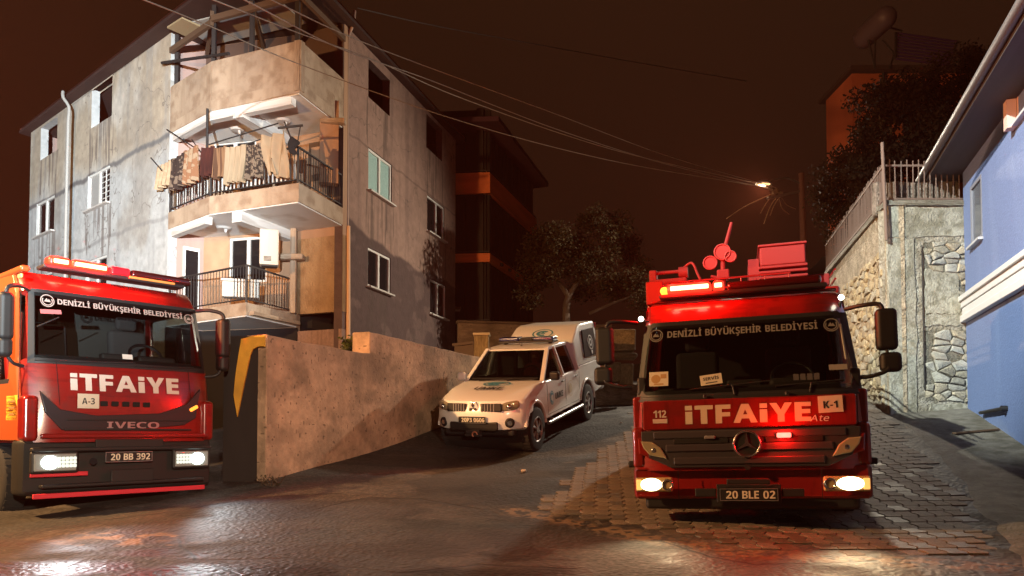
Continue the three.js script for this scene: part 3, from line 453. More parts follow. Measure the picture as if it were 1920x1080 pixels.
// ------------------------------------------------------------------ leaves
const leafG = (() => { const g = new THREE.PlaneGeometry(1, .55, 2, 1); const p = g.attributes.position; for (let i = 0; i < p.count; i++) { const x = p.getX(i); p.setZ(i, .12 * Math.abs(x)); if (Math.abs(x) > .4) p.setY(i, p.getY(i) * .15); } g.computeVertexNormals(); return g; })();
function foliage(name, parent, list, size, mat) {
  const im = new THREE.InstancedMesh(leafG, mat, list.length), m = new THREE.Matrix4(), q = new THREE.Quaternion();
  list.forEach((p, i) => { q.setFromEuler(new THREE.Euler(rr(-1.4, 1.4), rr(0, 6.28), rr(-1.2, 1.2))); const s = size * rr(.6, 1.3); im.setMatrixAt(i, m.compose(p, q, V(s, s, s))); const k = rr(.55, 1.3); im.setColorAt(i, lin(k, k * rr(.9, 1.05), k * .9)); });
  im.name = name; im.userData.kind = 'stuff'; im.castShadow = im.receiveShadow = true; parent.add(im); return im;
}
const leafMat = c => new THREE.MeshPhysicalMaterial({ color: lin(...c), roughness: .95, specularIntensity: .15, side: THREE.DoubleSide, transmission: .2, thickness: 0 });
function tree(name, label, base, blobs, nLeaf, size, color, trunkR, limbs) {
  const t = thing(name, label, 'tree', base), lm = [], bark = std(lin(.10, .07, .05), .95, { bumpMap: rep(grainT, 3), bumpScale: .02 });
  for (const [pts, r0, r1] of limbs) for (let i = 0; i + 1 < pts.length; i++) { const n = pts.length - 1; lm.push(bar(pts[i], pts[i + 1], lerp(r0, r1, i / n), 7, lerp(r0, r1, (i + 1) / n))); }
  mesh('trunk', lm, bark, t);
  const list = []; const parts = blobs.flatMap(([c, r, k]) => [0, 1, 2, 3, 4].map(() => [c.clone().add(V(rr(-1, 1), rr(-.9, .9), rr(-1, 1)).multiplyScalar(r * .72)), r * rr(.3, .58), k * .22])); for (const [c, r, k] of parts) for (let j = 0; j < nLeaf * k; j++) { // leaf sprays round small twigs
    const d = V(rr(-1, 1), rr(-1, 1), rr(-1, 1)); if (d.length() > 1) { j--; continue; } const e = d.clone().normalize().multiplyScalar(Math.pow(d.length(), .55)); const tw = V(c.x + e.x * r * 1.15, c.y + e.y * r * .9, c.z + e.z * r); for (let m = 0; m < 7; m++) list.push(tw.clone().add(V(rr(-1, 1), rr(-1, .6), rr(-1, 1)).multiplyScalar(size * 1.9))); }
  foliage('crown', t, list, size, leafMat(color)); return t;
}
{ // spreading tree up the street
  const b = at(1060, 600, 28); b.y = H(b.x, b.z) - .1; const R = (px, py, d = 28) => at(px, py, d).sub(b), bl = [];
  for (const [x, y, r, k] of [[1000, 470, .75, 1], [1030, 440, .7, .9], [1075, 430, .9, 1.2], [1130, 440, .85, 1.1], [1170, 470, .7, .9], [1010, 510, .7, .8], [1060, 490, 1.0, 1.2], [1120, 500, 1.0, 1.3], [1180, 520, .75, .9], [1150, 545, .7, .8], [1000, 550, .5, .5], [1085, 545, .6, .5], [1205, 560, .5, .5], [1110, 415, .5, .4], [1160, 430, .4, .3]]) bl.push([R(x, y, 28 + rr(-1.4, 1.4)), r, k]);
  tree('street_tree', 'spreading bushy tree behind the white pickup up the street', b, bl, 210, .12, [.036, .026, .012], .12, [[[V(0, 0, 0), R(1062, 575), R(1066, 555)], .17, .13], [[R(1066, 555), R(1045, 525), R(1030, 480)], .11, .04], [[R(1066, 555), R(1085, 525), R(1110, 470)], .11, .04], [[R(1085, 525), R(1090, 480), R(1075, 440)], .07, .03], [[R(1105, 588), R(1150, 568), R(1185, 555)], .07, .03]]);
}
// ------------------------------------------------------------------ stone wall with fence, and blue house on the right
const S0 = [6.83, 13.5], S1 = [8.42, 13.5], S2 = [8.25, 19.4];
{
  const yb = H(S0[0], -S0[1]) - .15, top = EYE + 4.12, t = thing('stone_wall', 'tall rubble stone retaining wall with cement patches between the right truck and the blue house', 'wall', V(S0[0], yb, -S0[1]));
  const ht = top - yb, mort = std(lin(.80, .78, .72), 1, { map: rep(concT, .35), bumpMap: rep(grainT, 1), bumpScale: .03 });
  const fw = S1[0] - S0[0], g = ext(poly([[0, 0], [fw, 0], [fw, ht], [0, ht]]), .3, .02, 1); g.translate(0, 0, -.3); mesh('face', g, mort, t);
  const sideLen = Math.hypot(S2[0] - S0[0], S2[1] - S0[1]), ang = Math.atan2(S2[1] - S0[1], S2[0] - S0[0]);
  const side = ext(poly([[-sideLen, .9], [0, -.2], [0, ht], [-sideLen, ht - .1]]), .3, .015, 1); side.translate(0, 0, -.3); const sd = mesh('face', side, std(lin(.78, .68, .55), 1, { map: rep(concT, .35), bumpMap: rep(grainT, 1), bumpScale: .03 }), t, V(-.0, 0, -.012)); sd.rotation.y = ang - Math.PI; sd.scale.z = 1;
  // the cement pillar at the corner, the lintel band and patches, each its own slab
  const patch = (x0, y0, x1, y1, th, seedp) => { const pts = [], n = 9; const j = () => rr(-.025, .025); for (let i = 0; i < n; i++) pts.push([lerp(x0, x1, i / n) + j(), y0 + j()]); for (let i = 0; i < n; i++) pts.push([x1 + j(), lerp(y0, y1, i / n) + j()]); for (let i = 0; i < n; i++) pts.push([lerp(x1, x0, i / n) + j(), y1 + j()]); for (let i = 0; i < n; i++) pts.push([x0 + j(), lerp(y1, y0, i / n) + j()]); const q = ext(poly(pts), th, .008, 1); mesh('cement_patch', q, std(lin(.76, .77, .71), .95, { map: rep(concT, .3 + .1 * seedp), bumpMap: rep(grainT, 1.3), bumpScale: .014 }), t); };
  const f2 = (px, py) => { const q = at(px, py, 13.5); return [q.x - S0[0], q.y - yb]; };
  const a1 = f2(1668, 392), a2 = f2(1712, 615); patch(.0, f2(0, 445)[1], fw - .02, ht - .03, .03, 0); patch(.0, .1, f2(1716, 600)[0], f2(0, 448)[1], .035, 1); patch(f2(1722, 0)[0], f2(0, 590)[1], f2(1786, 0)[0], f2(0, 505)[1], .03, 2); patch(f2(1720, 0)[0], f2(0, 612)[1], fw - .1, f2(0, 590)[1], .03, 3); patch(f2(1725, 0)[0], .05, fw - .05, f2(0, 758)[1], .03, 1);
  // stones
  const smats = [[.46, .44, .38], [.54, .52, .45], [.38, .36, .30], [.55, .48, .36], [.50, .50, .46], [.42, .38, .29]].map(c => std(lin(...c), .95, { map: rep(mottleT, 1.5), bumpMap: rep(grainT, 2), bumpScale: .02 }));
  const smats2 = [[.50, .38, .22], [.55, .44, .28], [.42, .32, .20], [.46, .40, .30]].map(c => std(lin(...c), .95, { map: rep(mottleT, 1.5), bumpMap: rep(grainT, 2), bumpScale: .02 }));
  // rubble: uneven cells fitted to one another with recessed joints
  const stones = (parent, x0, x1, y0, y1, mats, base, skip, cell = .27) => {
    const P = [], AN = 1.5; y0 *= AN; y1 *= AN; for (let y = y0; y < y1 + cell; y += cell * .8) for (let x = x0; x < x1 + cell; x += cell * 1.15) P.push([x + rr(-.45, .45) * cell, y + rr(-.42, .42) * cell]);
    for (const p of P) {
      if (p[0] < x0 || p[0] > x1 || p[1] < y0 || p[1] > y1 || (skip && skip(p[0], p[1] / AN)) || rnd() < .07) continue;
      let c = [[x0, y0], [x1, y0], [x1, y1], [x0, y1]];
      for (const q of P) { if (q === p || Math.hypot(q[0] - p[0], q[1] - p[1]) > cell * 3) continue; const m = [(p[0] + q[0]) / 2, (p[1] + q[1]) / 2], n = [q[0] - p[0], q[1] - p[1]], l = Math.hypot(...n), side = v => ((v[0] - m[0]) * n[0] + (v[1] - m[1]) * n[1]) / l + .012, o = []; for (let i = 0; i < c.length; i++) { const A1 = c[i], B1 = c[(i + 1) % c.length], sa = side(A1), sb = side(B1); if (sa <= 0) o.push(A1); if (sa * sb < 0) { const t = sa / (sa - sb); o.push([lerp(A1[0], B1[0], t), lerp(A1[1], B1[1], t)]); } } c = o; if (c.length < 3) break; }
      if (c.length < 3) continue; const ar = Math.abs(c.reduce((s, v, i) => { const w = c[(i + 1) % c.length]; return s + v[0] * w[1] - w[0] * v[1]; }, 0) / 2); if (ar < .008) continue;
      const cc = c.map(v => [v[0] - p[0] + rr(-.014, .014), (v[1] - p[1]) / AN + rr(-.012, .012)]), g = ext(poly(cc), rr(.02, .055), .022, 2), o = rr(0, 50); const uv = g.attributes.uv; for (let i = 0; i < uv.count; i++) uv.setXY(i, uv.getX(i) + o, uv.getY(i) + o * 1.7);
      warp(g, v => { if (v.z > .04) v.z += .05 * (fbm(v.x * 5 + o, v.y * 5, 2, 3) - .5) - .3 * (v.x * v.x + v.y * v.y); });
      const m = mesh('stone', toCreasedNormals(g, .7), mats[Math.floor(rnd() * mats.length)], parent, V(p[0], p[1] / AN, base)); m.rotation.y = rr(-.08, .08); m.rotation.x = rr(-.08, .08);
    } };
  const gx = f2(1720, 0)[0]; { const jm = std(lin(.46, .45, .40), 1, { map: rep(concT, .5), bumpMap: rep(grainT, 2), bumpScale: .03 }); mesh('mortar_bed', box(fw - gx, f2(0, 455)[1] - f2(0, 580)[1], .03, (fw + gx) / 2, (f2(0, 455)[1] + f2(0, 580)[1]) / 2, .006), jm, t); mesh('mortar_bed', box(fw - gx, f2(0, 620)[1] - f2(0, 752)[1], .03, (fw + gx) / 2, (f2(0, 620)[1] + f2(0, 752)[1]) / 2, .006), jm, t); }
  stones(t, gx, fw, f2(0, 580)[1], f2(0, 455)[1], smats, .0, (x, y) => x > gx && x < f2(1784, 0)[0] && y > f2(0, 588)[1] && y < f2(0, 508)[1], .23);
  stones(t, gx, fw, f2(0, 752)[1], f2(0, 620)[1], smats, .0, null, .25);
  stones(sd, -4.6, -.15, .25, ht - .75, smats2, .0, (x, y) => y < .3 - x * .2 || rnd() < .12, .24);
  mesh('coping', box(fw + .02, .09, .42, fw / 2, ht + .045, -.14), mort, t); const cp = mesh('coping', box(sideLen, .09, .4, -sideLen / 2, ht + .02, -.14), mort, t, V(0, 0, -.02)); cp.rotation.y = ang - Math.PI;
  mesh('crack_rod', bar(V(gx - .03, .6, .05), V(gx - .03, f2(0, 462)[1], .05), .012), M.iron, t);
  // the iron fence on top
  const f = thing('iron_fence', 'rusty iron bar fence standing on top of the stone wall', 'fence', V(S0[0], yb + ht + .09, -S0[1])), rust = std(lin(.16, .11, .09), .85), h = .78, sdir = V(S2[0] - S0[0], 0, -(S2[1] - S0[1])).normalize();
  for (const [d0, len] of [[V(1, 0, 0), fw], [sdir, sideLen]]) {
    for (const y of [.06, h - .1]) mesh('rail', sbar(V(0, y, -.06).addScaledVector(d0, .03), V(0, y, -.06).addScaledVector(d0, len), .03, .035), rust, f);
    const n = Math.round(len / .105), bg = box(.014, h, .014, 0, h / 2, 0); for (let i = 1; i <= n; i++) { const m = mesh('bar', bg, rust, f, V(0, 0, -.06).addScaledVector(d0, len * i / n)); m.scale.y = rr(.96, 1.03); m.rotation.z = rr(-.015, .015); }
  }
  mesh('corner_post', bar(V(-.06, -.75, .12), V(-.1, 1.05, .1), .03, 8), rust, f); mesh('corner_post', bar(V(0, 0, -.06), V(0, h + .05, -.06), .025, 8), rust, f);
  // rubble and dry stuff behind the fence
  const sheetM = std(lin(.34, .28, .25), .95, { map: rep(concT, .6), bumpMap: rep(grainT, 1), bumpScale: .03 });
  const lw = thing('low_wall', 'pale weathered low wall standing behind the iron fence on the stone wall', 'wall', V(S0[0], yb + ht - .05, -S0[1])), lg = (len, h) => { const pts = [[0, 0], [len, 0]]; for (let x = len; x >= 0; x -= .12) pts.push([x, h * (.9 + .22 * (fbm(x * 2.5, h * 9, 3, 5) - .5))]); return ext(poly(pts), .12, .01, 1); };
  const fg = lg(fw, .74); fg.translate(0, 0, -.55); mesh('face', fg, std(lin(.50, .43, .40), 1, { map: rep(concT, .6), bumpMap: rep(grainT, 1), bumpScale: .03 }), lw); const sg2 = lg(sideLen, .62), sm2 = mesh('face', sg2, sheetM, lw, V(.35, 0, -.2)); sm2.rotation.y = ang - Math.PI; sm2.position.add(sdir.clone().multiplyScalar(sideLen));
}
const BH0 = [8.22, 13.46], BD = [-.352, -1], BHn = Math.hypot(.352, 1);
{
  // plan line runs from the far corner toward the photographer; local x along it, local z out to the street
  const far = V(BH0[0], 0, -BH0[1]), near = V(BH0[0] - .352 * 9.5, 0, -BH0[1] + 9.5), yb = EYE - 1.2, len = far.distanceTo(near);
  const t = thing('blue_house', 'pale blue rendered house with white moulding and dark eaves at the right edge', 'house', V(far.x, yb, far.z), -Math.atan2(near.z - far.z, near.x - far.x));
  const top = EYE + 4.72 - yb, Hy = v => EYE + v - yb;
  const bt = tex(1024, 512, (u, v) => { const x = u * 10, y = v * 6, a = fbm(x * .7, y * .7, 5, 5), f = vnoise(x * 60, y * 60, 6), s = fbm(x * 2, y * .3, 4, 9); let c = mix3([.38, .46, .64], [.42, .50, .68], a); c = mix3(c, [.50, .58, .74], smooth(.6, .8, s) * .25); c = mix3(c, [.62, .62, .62], smooth(.62, .78, fbm(x * 1.3, y * 3, 4, 29)) * smooth(1.6, .5, y) * .7); return c.map(q => q * (.96 + .08 * f)); });
  const mat = std(0xffffff, .85, { map: rep(bt, .1, 1 / 6), bumpMap: rep(grainT, 1.5), bumpScale: .006 });
  // which way is out: the street is on the left of this line as seen from far to near
  const P = BH0, Q = [BH0[0] + BD[0], BH0[1] + BD[1]], S = (px, py) => { const h = onPlane(px, py, P, Q); return [h.s, h.y - yb]; };
  const zs = -1; // local +z points into the house or out? resolved below
  const nrm = V(0, 0, 1).applyAxisAngle(V(0, 1, 0), t.rotation.y), outSign = nrm.x < 0 ? 1 : -1;
  const Z = v => v * outSign;
  const w1 = [S(1819, 352), S(1819, 466), S(1842, 410)];
  const hole = { s0: w1[0][0], s1: w1[2][0], y0: w1[1][1], y1: w1[0][1] }, pk = { s0: S(1907, 190)[0], s1: S(1907, 190)[0] + .75, y0: S(1907, 232)[1], y1: S(1907, 150)[1] };
  const sh = poly([[0, -1], [len, -1], [len, top], [0, top]]); for (const h of [hole, pk]) sh.holes.push(poly([[h.s0, h.y0], [h.s0, h.y1], [h.s1, h.y1], [h.s1, h.y0]]));
  const g = ext(sh, .25); g.translate(0, 0, outSign > 0 ? -.25 : 0); mesh('wall', g, mat, t);
  mesh('wall', box(.25, top + 1, 4.5, .126, top / 2 - .5, Z(-2.51)), mat, t); mesh('wall', box(.25, top + 1, 4.5, len - .126, top / 2 - .5, Z(-2.51)), mat, t); mesh('wall', box(len, top + 1, .2, len / 2, top / 2 - .5, Z(-4.9)), mat, t);
  for (const [h, fm] of [[hole, std(lin(.20, .22, .28), .6)], [pk, std(lin(.62, .45, .40), .6)]]) {
    const w = h.s1 - h.s0, hh = h.y1 - h.y0, m = mesh('window', [box(w, .06, .07, w / 2, .03, 0), box(w, .06, .07, w / 2, hh - .03, 0), box(.06, hh - .12, .07, .03, hh / 2, 0), box(.06, hh - .12, .07, w - .03, hh / 2, 0)], fm, t, V(h.s0, h.y0, Z(-.03))); mesh('pane', box(w - .12, hh - .12, .015, w / 2, hh / 2, 0), std(lin(.08, .10, .14), .2), m);
    mesh('sill', box(w + .06, .04, .1, w / 2, -.022, Z(.06)), std(lin(.45, .48, .52), .6), m);
    if (h === pk) { mesh('surround', [box(.16, hh + .1, .12, -.08, hh / 2, Z(.1))], fm, m); mesh('surround', [box(w + .4, .2, .16, w / 2, hh + .1, Z(.12))], fm, m); }
  }
  const wm = std(lin(.58, .61, .64), .75), b0 = S(1805, 560)[1], b1 = S(1812, 605)[1], bh = (b0 - b1);
  [[0, .26, .10], [.26, .30, .06], [.56, .24, .08], [.80, .2, .12]].forEach(([a, h, d]) => mesh('moulding', rbox(len, bh * h - .004, d, .012, len / 2, b1 + bh * (a + h / 2), Z(d / 2 + .001)), wm, t));
  // eaves
  const em = std(lin(.07, .065, .065), .8, { map: rep(mottleT, 1) }); mesh('soffit', box(len + .6, .04, .75, len / 2 - .3, top + .02, Z(.12)), em, t); mesh('fascia', box(len + .6, .2, .05, len / 2 - .3, top + .1, Z(.52)), em, t); mesh('gutter', place(new THREE.CylinderGeometry(.07, .07, len + .6, 10, 1, true), len / 2 - .3, top + .12, Z(.6), 0, 0, Math.PI / 2), std(lin(.11, .105, .11), .5, { side: THREE.DoubleSide }), t);
  const rf = mesh('roof', box(len + .7, .12, 3.6, 0, 0, 0), std(lin(.12, .06, .05), .9), t, V(len / 2 - .3, top + 1.0, Z(-1.0))); rf.rotation.x = Z(.5);
  mesh('pipe_stub', [bar(V(S(1846, 774)[0], S(1846, 774)[1], Z(.06)), V(S(1889, 766)[0], S(1889, 766)[1], Z(.06)), .03), bar(V(S(1889, 766)[0], S(1889, 766)[1], Z(0)), V(S(1889, 766)[0], S(1889, 766)[1], Z(.09)), .045)], M.black, t);
}
// house on the hill with its solar water heater
{
  const p = at(1640, 330, 24), t = thing('hill_house', 'orange walled house on the hill behind the dark trees', 'house', V(p.x, EYE + 5.2, p.z), 0), om = std(lin(.55, .14, .06), .9, { map: rep(mottleT, .4) });
  const w = 4.6, x0 = at(1598, 200, 24).x - p.x - .2, ht = at(1560, 138, 24).y - t.position.y;
  mesh('wall', box(w, ht, 2.0, x0 + .2 + w / 2, ht / 2, -1.0), om, t); mesh('roof', box(w + .5, .14, 2.6, x0 + .3 + w / 2, ht + .07, -1.0), std(lin(.05, .03, .025), .9), t); mesh('window', box(.7, 1.2, .08, x0 + 2.2, ht - 1.9, .02), M.glass, t); mesh('rain_pipe', cyl(.05, .05, ht, 8, x0 + 1.2, ht / 2, .07), M.iron, t);
  const q = at(1670, 128, 23), s = thing('solar_water_heater', 'solar water heater with round tank and tube panels on the hill house roof', 'water heater', q), R = (px, py, d = 23) => at(px, py, d).sub(q);
  const tc = R(1640, 52); mesh('tank', place(new THREE.CapsuleGeometry(.34, .9, 6, 20), tc.x, tc.y, tc.z, Math.PI / 2 - .15, .25, 0), std(lin(.10, .07, .08), .5), s);
  mesh('stand', [bar(R(1641, 75), R(1640, 128), .03), bar(R(1628, 75), R(1641, 128), .03), bar(R(1690, 60), R(1668, 128), .03), bar(R(1655, 48), R(1692, 58), .03), bar(R(1676, 100), R(1655, 75), .03), bar(R(1788, 112), R(1790, 130), .03)], M.iron, s);
  const a = R(1680, 62), b = R(1795, 78), c2 = R(1680, 110, 22), d2 = R(1780, 122, 22); for (let i = 0; i < 9; i++) mesh('collector_tube', bar(a.clone().lerp(c2, i / 8), b.clone().lerp(d2, i / 8), .035, 8), std(lin(.06, .03, .10), .25), s); mesh('collector_frame', [bar(a, c2, .04), bar(b, d2, .04)], M.iron, s);
}
{
  const mk = (label, px, d, spots, col, n, base = 4.2) => { const b = at(px, 400, d); b.y = EYE + base; const R = (x, y, dd = d) => at(x, y, dd).sub(b), bl = spots.map(([x, y, r, k]) => [R(x, y, d + rr(-.8, .8)), r, k]); const c = R(spots[0][0], spots[0][1]); tree('hill_tree', label, b, bl, n, .10, col, .1, [[[V(0, 0, 0), c.clone().multiplyScalar(.5), c], .1, .04], [[c.clone().multiplyScalar(.4), R(spots[1][0], spots[1][1])], .06, .02], [[c.clone().multiplyScalar(.5), R(spots[2][0], spots[2][1])], .05, .02]]); };
  mk('big dark tree crown above the fence, in front of the orange hill house', 1670, 18.5, [[1670, 240, 1.0, 1.6], [1645, 185, .55, 1.1], [1730, 190, .9, 1.5], [1640, 280, .7, 1.2], [1710, 270, .8, 1.2], [1690, 165, .55, .8], [1615, 320, .5, .7], [1770, 240, .7, 1], [1750, 150, .5, .7], [1660, 330, .7, 1.2], [1620, 240, .35, .5]], [.022, .014, .008], 190);
  mk('dark tree beside the blue house eaves, right of the hill house', 1790, 19, [[1780, 190, .8, 1.4], [1820, 135, .5, 1], [1800, 240, .6, 1], [1770, 290, .7, 1], [1720, 310, .6, .9], [1840, 100, .4, .7]], [.02, .013, .008], 190);
  mk('dark bush leaning over the left side of the stone wall', 1600, 20, [[1600, 330, .75, 1], [1570, 390, .55, .8], [1585, 290, .45, .5], [1560, 340, .4, .5], [1610, 400, .5, .6], [1575, 440, .4, .5], [1640, 320, .5, .6], [1590, 360, .6, 1]], [.026, .016, .009], 190, 3.9);
}
// dark block with orange balcony bands up the street
{
  const Cn = [-.93, 31], Rt = [1.25, 37.9], Lf = [-4.6, 31.3], y0 = EYE + 1.4, t = thing('dark_apartment_block', 'dark unlit apartment block with orange balcony bands behind the bare rendered block', 'building', V(Cn[0], y0, -Cn[1])), dk = std(lin(.016, .012, .011), .8), ob = std(lin(.80, .20, .06), .85, { map: rep(mottleT, .5) });
  const fr = facadeFrame; const seg = [[Lf, Cn], [Cn, Rt]], Y = v => EYE + v - y0;
  for (const [P, Q] of seg) {
    const w = Math.hypot(Q[0] - P[0], Q[1] - P[1]), r = Math.atan2(Q[1] - P[1], Q[0] - P[0]); const put = (m, z = 0) => { m.position.set(P[0] - Cn[0], 0, -P[1] + Cn[1]).add(V(0, 0, z).applyAxisAngle(V(0, 1, 0), r)); m.rotation.y = r; return m; };
    put(mesh('wall', box(w, 12.6, .3, w / 2, 6.0, -.45), dk, t)); 
    for (const [a, b] of [[10.03, 10.9], [7.12, 7.48]]) put(mesh('balcony_band', box(w + .02, b - a, .16, w / 2, Y((a + b) / 2), 0), ob, t), -.08);
    for (const [a, b] of [[10.9, 12.7], [7.48, 10.03], [4.6, 7.1]]) { const n = Math.round(w / .55); for (let i = 0; i < n; i++) put(mesh('window', box(w / n - .05, b - a - .04, .05, w * (i + .5) / n, Y((a + b) / 2), -.2), std(lin(.008, .006, .006), .85), t)); put(mesh('balcony_rail', box(w, .05, .05, w / 2, Y(b > 12 ? 10.98 : a + .08), .0), M.iron, t), -.02); }
    if (P === Cn) for (let i = 0; i < 5; i++) put(mesh('bracket', box(.18, .12, .1, w * (.2 + .16 * i), Y(7.3), .02), dk, t), .03);
  }
  const rim = [[-5.6, 30.6], [-.55, 30.2], [1.9, 38.4], [-4, 41]], g = ext(poly(rim.map(p => [p[0] - Cn[0], p[1] - Cn[1]])), .2); g.rotateX(-Math.PI / 2); mesh('roof', g, std(lin(.07, .025, .04), .8), t, V(0, Y(12.75), 0));
  const pos = [], apex = V(-1.6, Y(14.2), -5); rim.forEach((p, i) => { const q = rim[(i + 1) % 4]; pos.push(p[0] - Cn[0], Y(12.96), -p[1] + Cn[1], q[0] - Cn[0], Y(12.96), -q[1] + Cn[1], apex.x, apex.y, apex.z); }); const hg = new THREE.BufferGeometry(); hg.setAttribute('position', new THREE.Float32BufferAttribute(pos, 3)); hg.computeVertexNormals(); mesh('roof_slope', hg, std(lin(.06, .02, .03), .9, { side: THREE.DoubleSide }), t);
  mesh('wall', box(3, 12, 3, -1.5, 5.6, -3.2), dk, t); mesh('canopy', box(1.4, .08, .9, -1.9, Y(5.1), .2, .3), std(lin(.25, .2, .17), .8), t);
}
// garden walls, pillar and stacked blocks behind the pickup
{
  const cm = std(lin(.30, .22, .16), .95, { map: rep(concT, .4), bumpMap: rep(grainT, 1), bumpScale: .02 });
  const mk = (n, label, a, b, d0, d1, h, th, m) => { const p = at(a[0], a[1], d0), q = at(b[0], b[1], d1), t = thing(n, label, 'wall', V(p.x, p.y - h, p.z), Math.atan2(-(q.z - p.z), q.x - p.x)), w = Math.hypot(q.x - p.x, q.z - p.z); mesh('body', rbox(w, h, th, .02, w / 2, h / 2, 0), m, t); mesh('coping', box(w + .06, .07, th + .08, w / 2, h + .036, 0), m, t); };
  mk('garden_wall', 'long low brown garden wall behind the pickup', [858, 606], [1142, 590], 22.5, 23.5, 1.9, .25, cm);
  mk('garden_wall', 'dark garden wall stub left of the pillar by the pickup', [858, 650], [895, 652], 19.5, 19, 1.1, .25, std(lin(.10, .07, .05), .95));
  const p = at(903, 665, 18.6), t = thing('gate_pillar', 'small pale yellow pillar between retaining wall and pickup', 'pillar', V(p.x, H(p.x, p.z) - .2, p.z)); const ph = at(903, 630, 18.6).y - t.position.y; mesh('shaft', rbox(.36, ph, .36, .02, 0, ph / 2, 0), std(lin(.55, .42, .22), .9, { map: rep(concT, .6) }), t); mesh('cap', rbox(.42, .06, .42, .015, 0, ph + .03, 0), std(lin(.5, .4, .24), .9), t);
  const sm = [[.45, .30, .15], [.38, .26, .14], [.50, .34, .18]].map(c => std(lin(...c), .95, { map: rep(concT, .8), bumpMap: rep(grainT, 2), bumpScale: .02 }));
  [['topmost tan boulder on the stacked blocks behind the pickup', 1162, 640, .75, .55], ['lower left tan block under the boulder behind the pickup', 1150, 700, .34, .5], ['lower right tan block under the boulder behind the pickup', 1172, 704, .36, .55], ['flat brown slab between boulder and blocks behind the pickup', 1164, 668, .8, .14]].forEach(([l, px, py, w, h], i) => { const q = at(px, py, 19.2); const o = thing('stacked_block', l, 'block', V(q.x, q.y - h / 2, q.z), rr(-.1, .1)); const g = new RoundedBoxGeometry(w, h, .5, 4, .05); warp(g, v => { const n = fbm(v.x * 4 + i * 7, v.y * 4 + v.z * 3, 3, 6) - .5; v.x += .12 * n; v.y += .1 * n; }); g.translate(0, h / 2, 0); mesh('block', g, sm[i % 3], o); });
  const q = at(1150, 735, 19.6); const bw = thing('block_base', 'low rubble base carrying the tan blocks behind the pickup', 'wall', V(q.x + .3, H(q.x, q.z) - .2, q.z - .3)); mesh('body', rbox(1.8, at(0, 727, 19.6).y - bw.position.y + .1, .8, .06, 0, (at(0, 727, 19.6).y - bw.position.y + .1) / 2, 0), cm, bw);
}
// utility pole with its street lamp, insulators and cables
const lampHead = at(1432, 345, 25);
{
  const foot = at(1512, 560, 25.2), t = thing('utility_pole', 'dark utility pole carrying a lit lamp arm and cables above the right truck', 'street lamp', V(foot.x, H(foot.x, foot.z), foot.z)), R = p => p.clone().sub(t.position);
  mesh('pole', bar(V(0, 0, 0), R(at(1502, 325, 25.2)), .13, 10, .09), std(lin(.12, .06, .05), .9), t);
  mesh('lamp_arm', tube([R(at(1503, 345, 25.2)), R(at(1475, 334, 25.1)), R(at(1440, 340, 25))], .035), M.steel, t);
  const lh = R(lampHead); mesh('lamp_head', warp(new THREE.SphereGeometry(.22, 16, 8, 0, 6.3, 0, 1.6), v => { v.x *= 1.3; v.y *= .6; v.z *= .8; }), M.steel, t, lh); mesh('lamp_lens', warp(new THREE.SphereGeometry(.18, 14, 8, 0, 6.3, 1.6, 1.5), v => { v.x *= 1.25; v.y *= .35; v.z *= .7; }), glow(1, .62, .28, 1.6), t, lh);
  mesh('crossarm', sbar(R(at(1438, 372, 25)), R(at(1503, 358, 25.2)), .07, .08), M.steel, t);
  const ins = std(lin(.14, .10, .06), .5); [[1444, 352], [1450, 362], [1456, 358], [1464, 364]].forEach(([x, y]) => mesh('insulator', [cyl(.05, .07, .16, 10), cyl(.08, .08, .03, 10, 0, .03, 0)], ins, t, R(at(x, y, 25.5))));
  const drops = [[[1450, 362], [1395, 388], [1362, 410]], [[1448, 366], [1436, 382], [1426, 400]], [[1458, 366], [1444, 388], [1432, 420]], [[1465, 366], [1452, 384], [1444, 404]], [[1466, 372], [1475, 384], [1492, 392]], [[1462, 374], [1466, 390], [1480, 402]]];
  drops.forEach((l, i) => tag(mesh('service_cable', tube(l.map(([x, y], k) => at(x, y, 25.6 + k * .3)), .013, 10, 5), std(lin(.34, .24, .14), .6)), ['long pale service cable dropping left from the lamp insulators', 'steep service cable, leftmost of the short drops under the lamp', 'second short service cable under the lamp, longest of the steep drops', 'third short service cable under the lamp', 'curved service cable running right from the lamp insulators', 'low service cable dropping right under the lamp'][i], 'cable'));
  const cab = [[[[265, -2], [400, 52], [560, 120], [860, 226], [1140, 300], [1440, 352]], 'lowest overhead cable crossing the corner of the balcony parapet'], [[[395, -2], [560, 62], [700, 112], [860, 182], [1140, 278], [1446, 350]], 'overhead cable just above the lowest one'], [[[455, -2], [640, 92], [800, 148], [1037, 240], [1250, 308], [1450, 356]], 'middle overhead cable running to the utility pole'], [[[505, -2], [640, 62], [760, 110], [1037, 212], [1250, 292], [1455, 352]], 'uppermost of the pale overhead cables running to the utility pole']];
  cab.forEach(([l, label]) => tag(mesh('overhead_cable', tube(l.map(([x, y], k) => at(x, y, lerp(10, 24.9, k / (l.length - 1)))), .011, 60, 5), std(lin(.21, .16, .12), .6)), label, 'cable'));
  tag(mesh('overhead_cable', tube([at(670, 15, 20), at(800, 45, 22), at(1000, 82, 24), at(1200, 118, 27), at(1400, 152, 30)], .016, 50, 5), M.iron), 'thick dark cable crossing the sky from the apartment roof', 'cable');
}
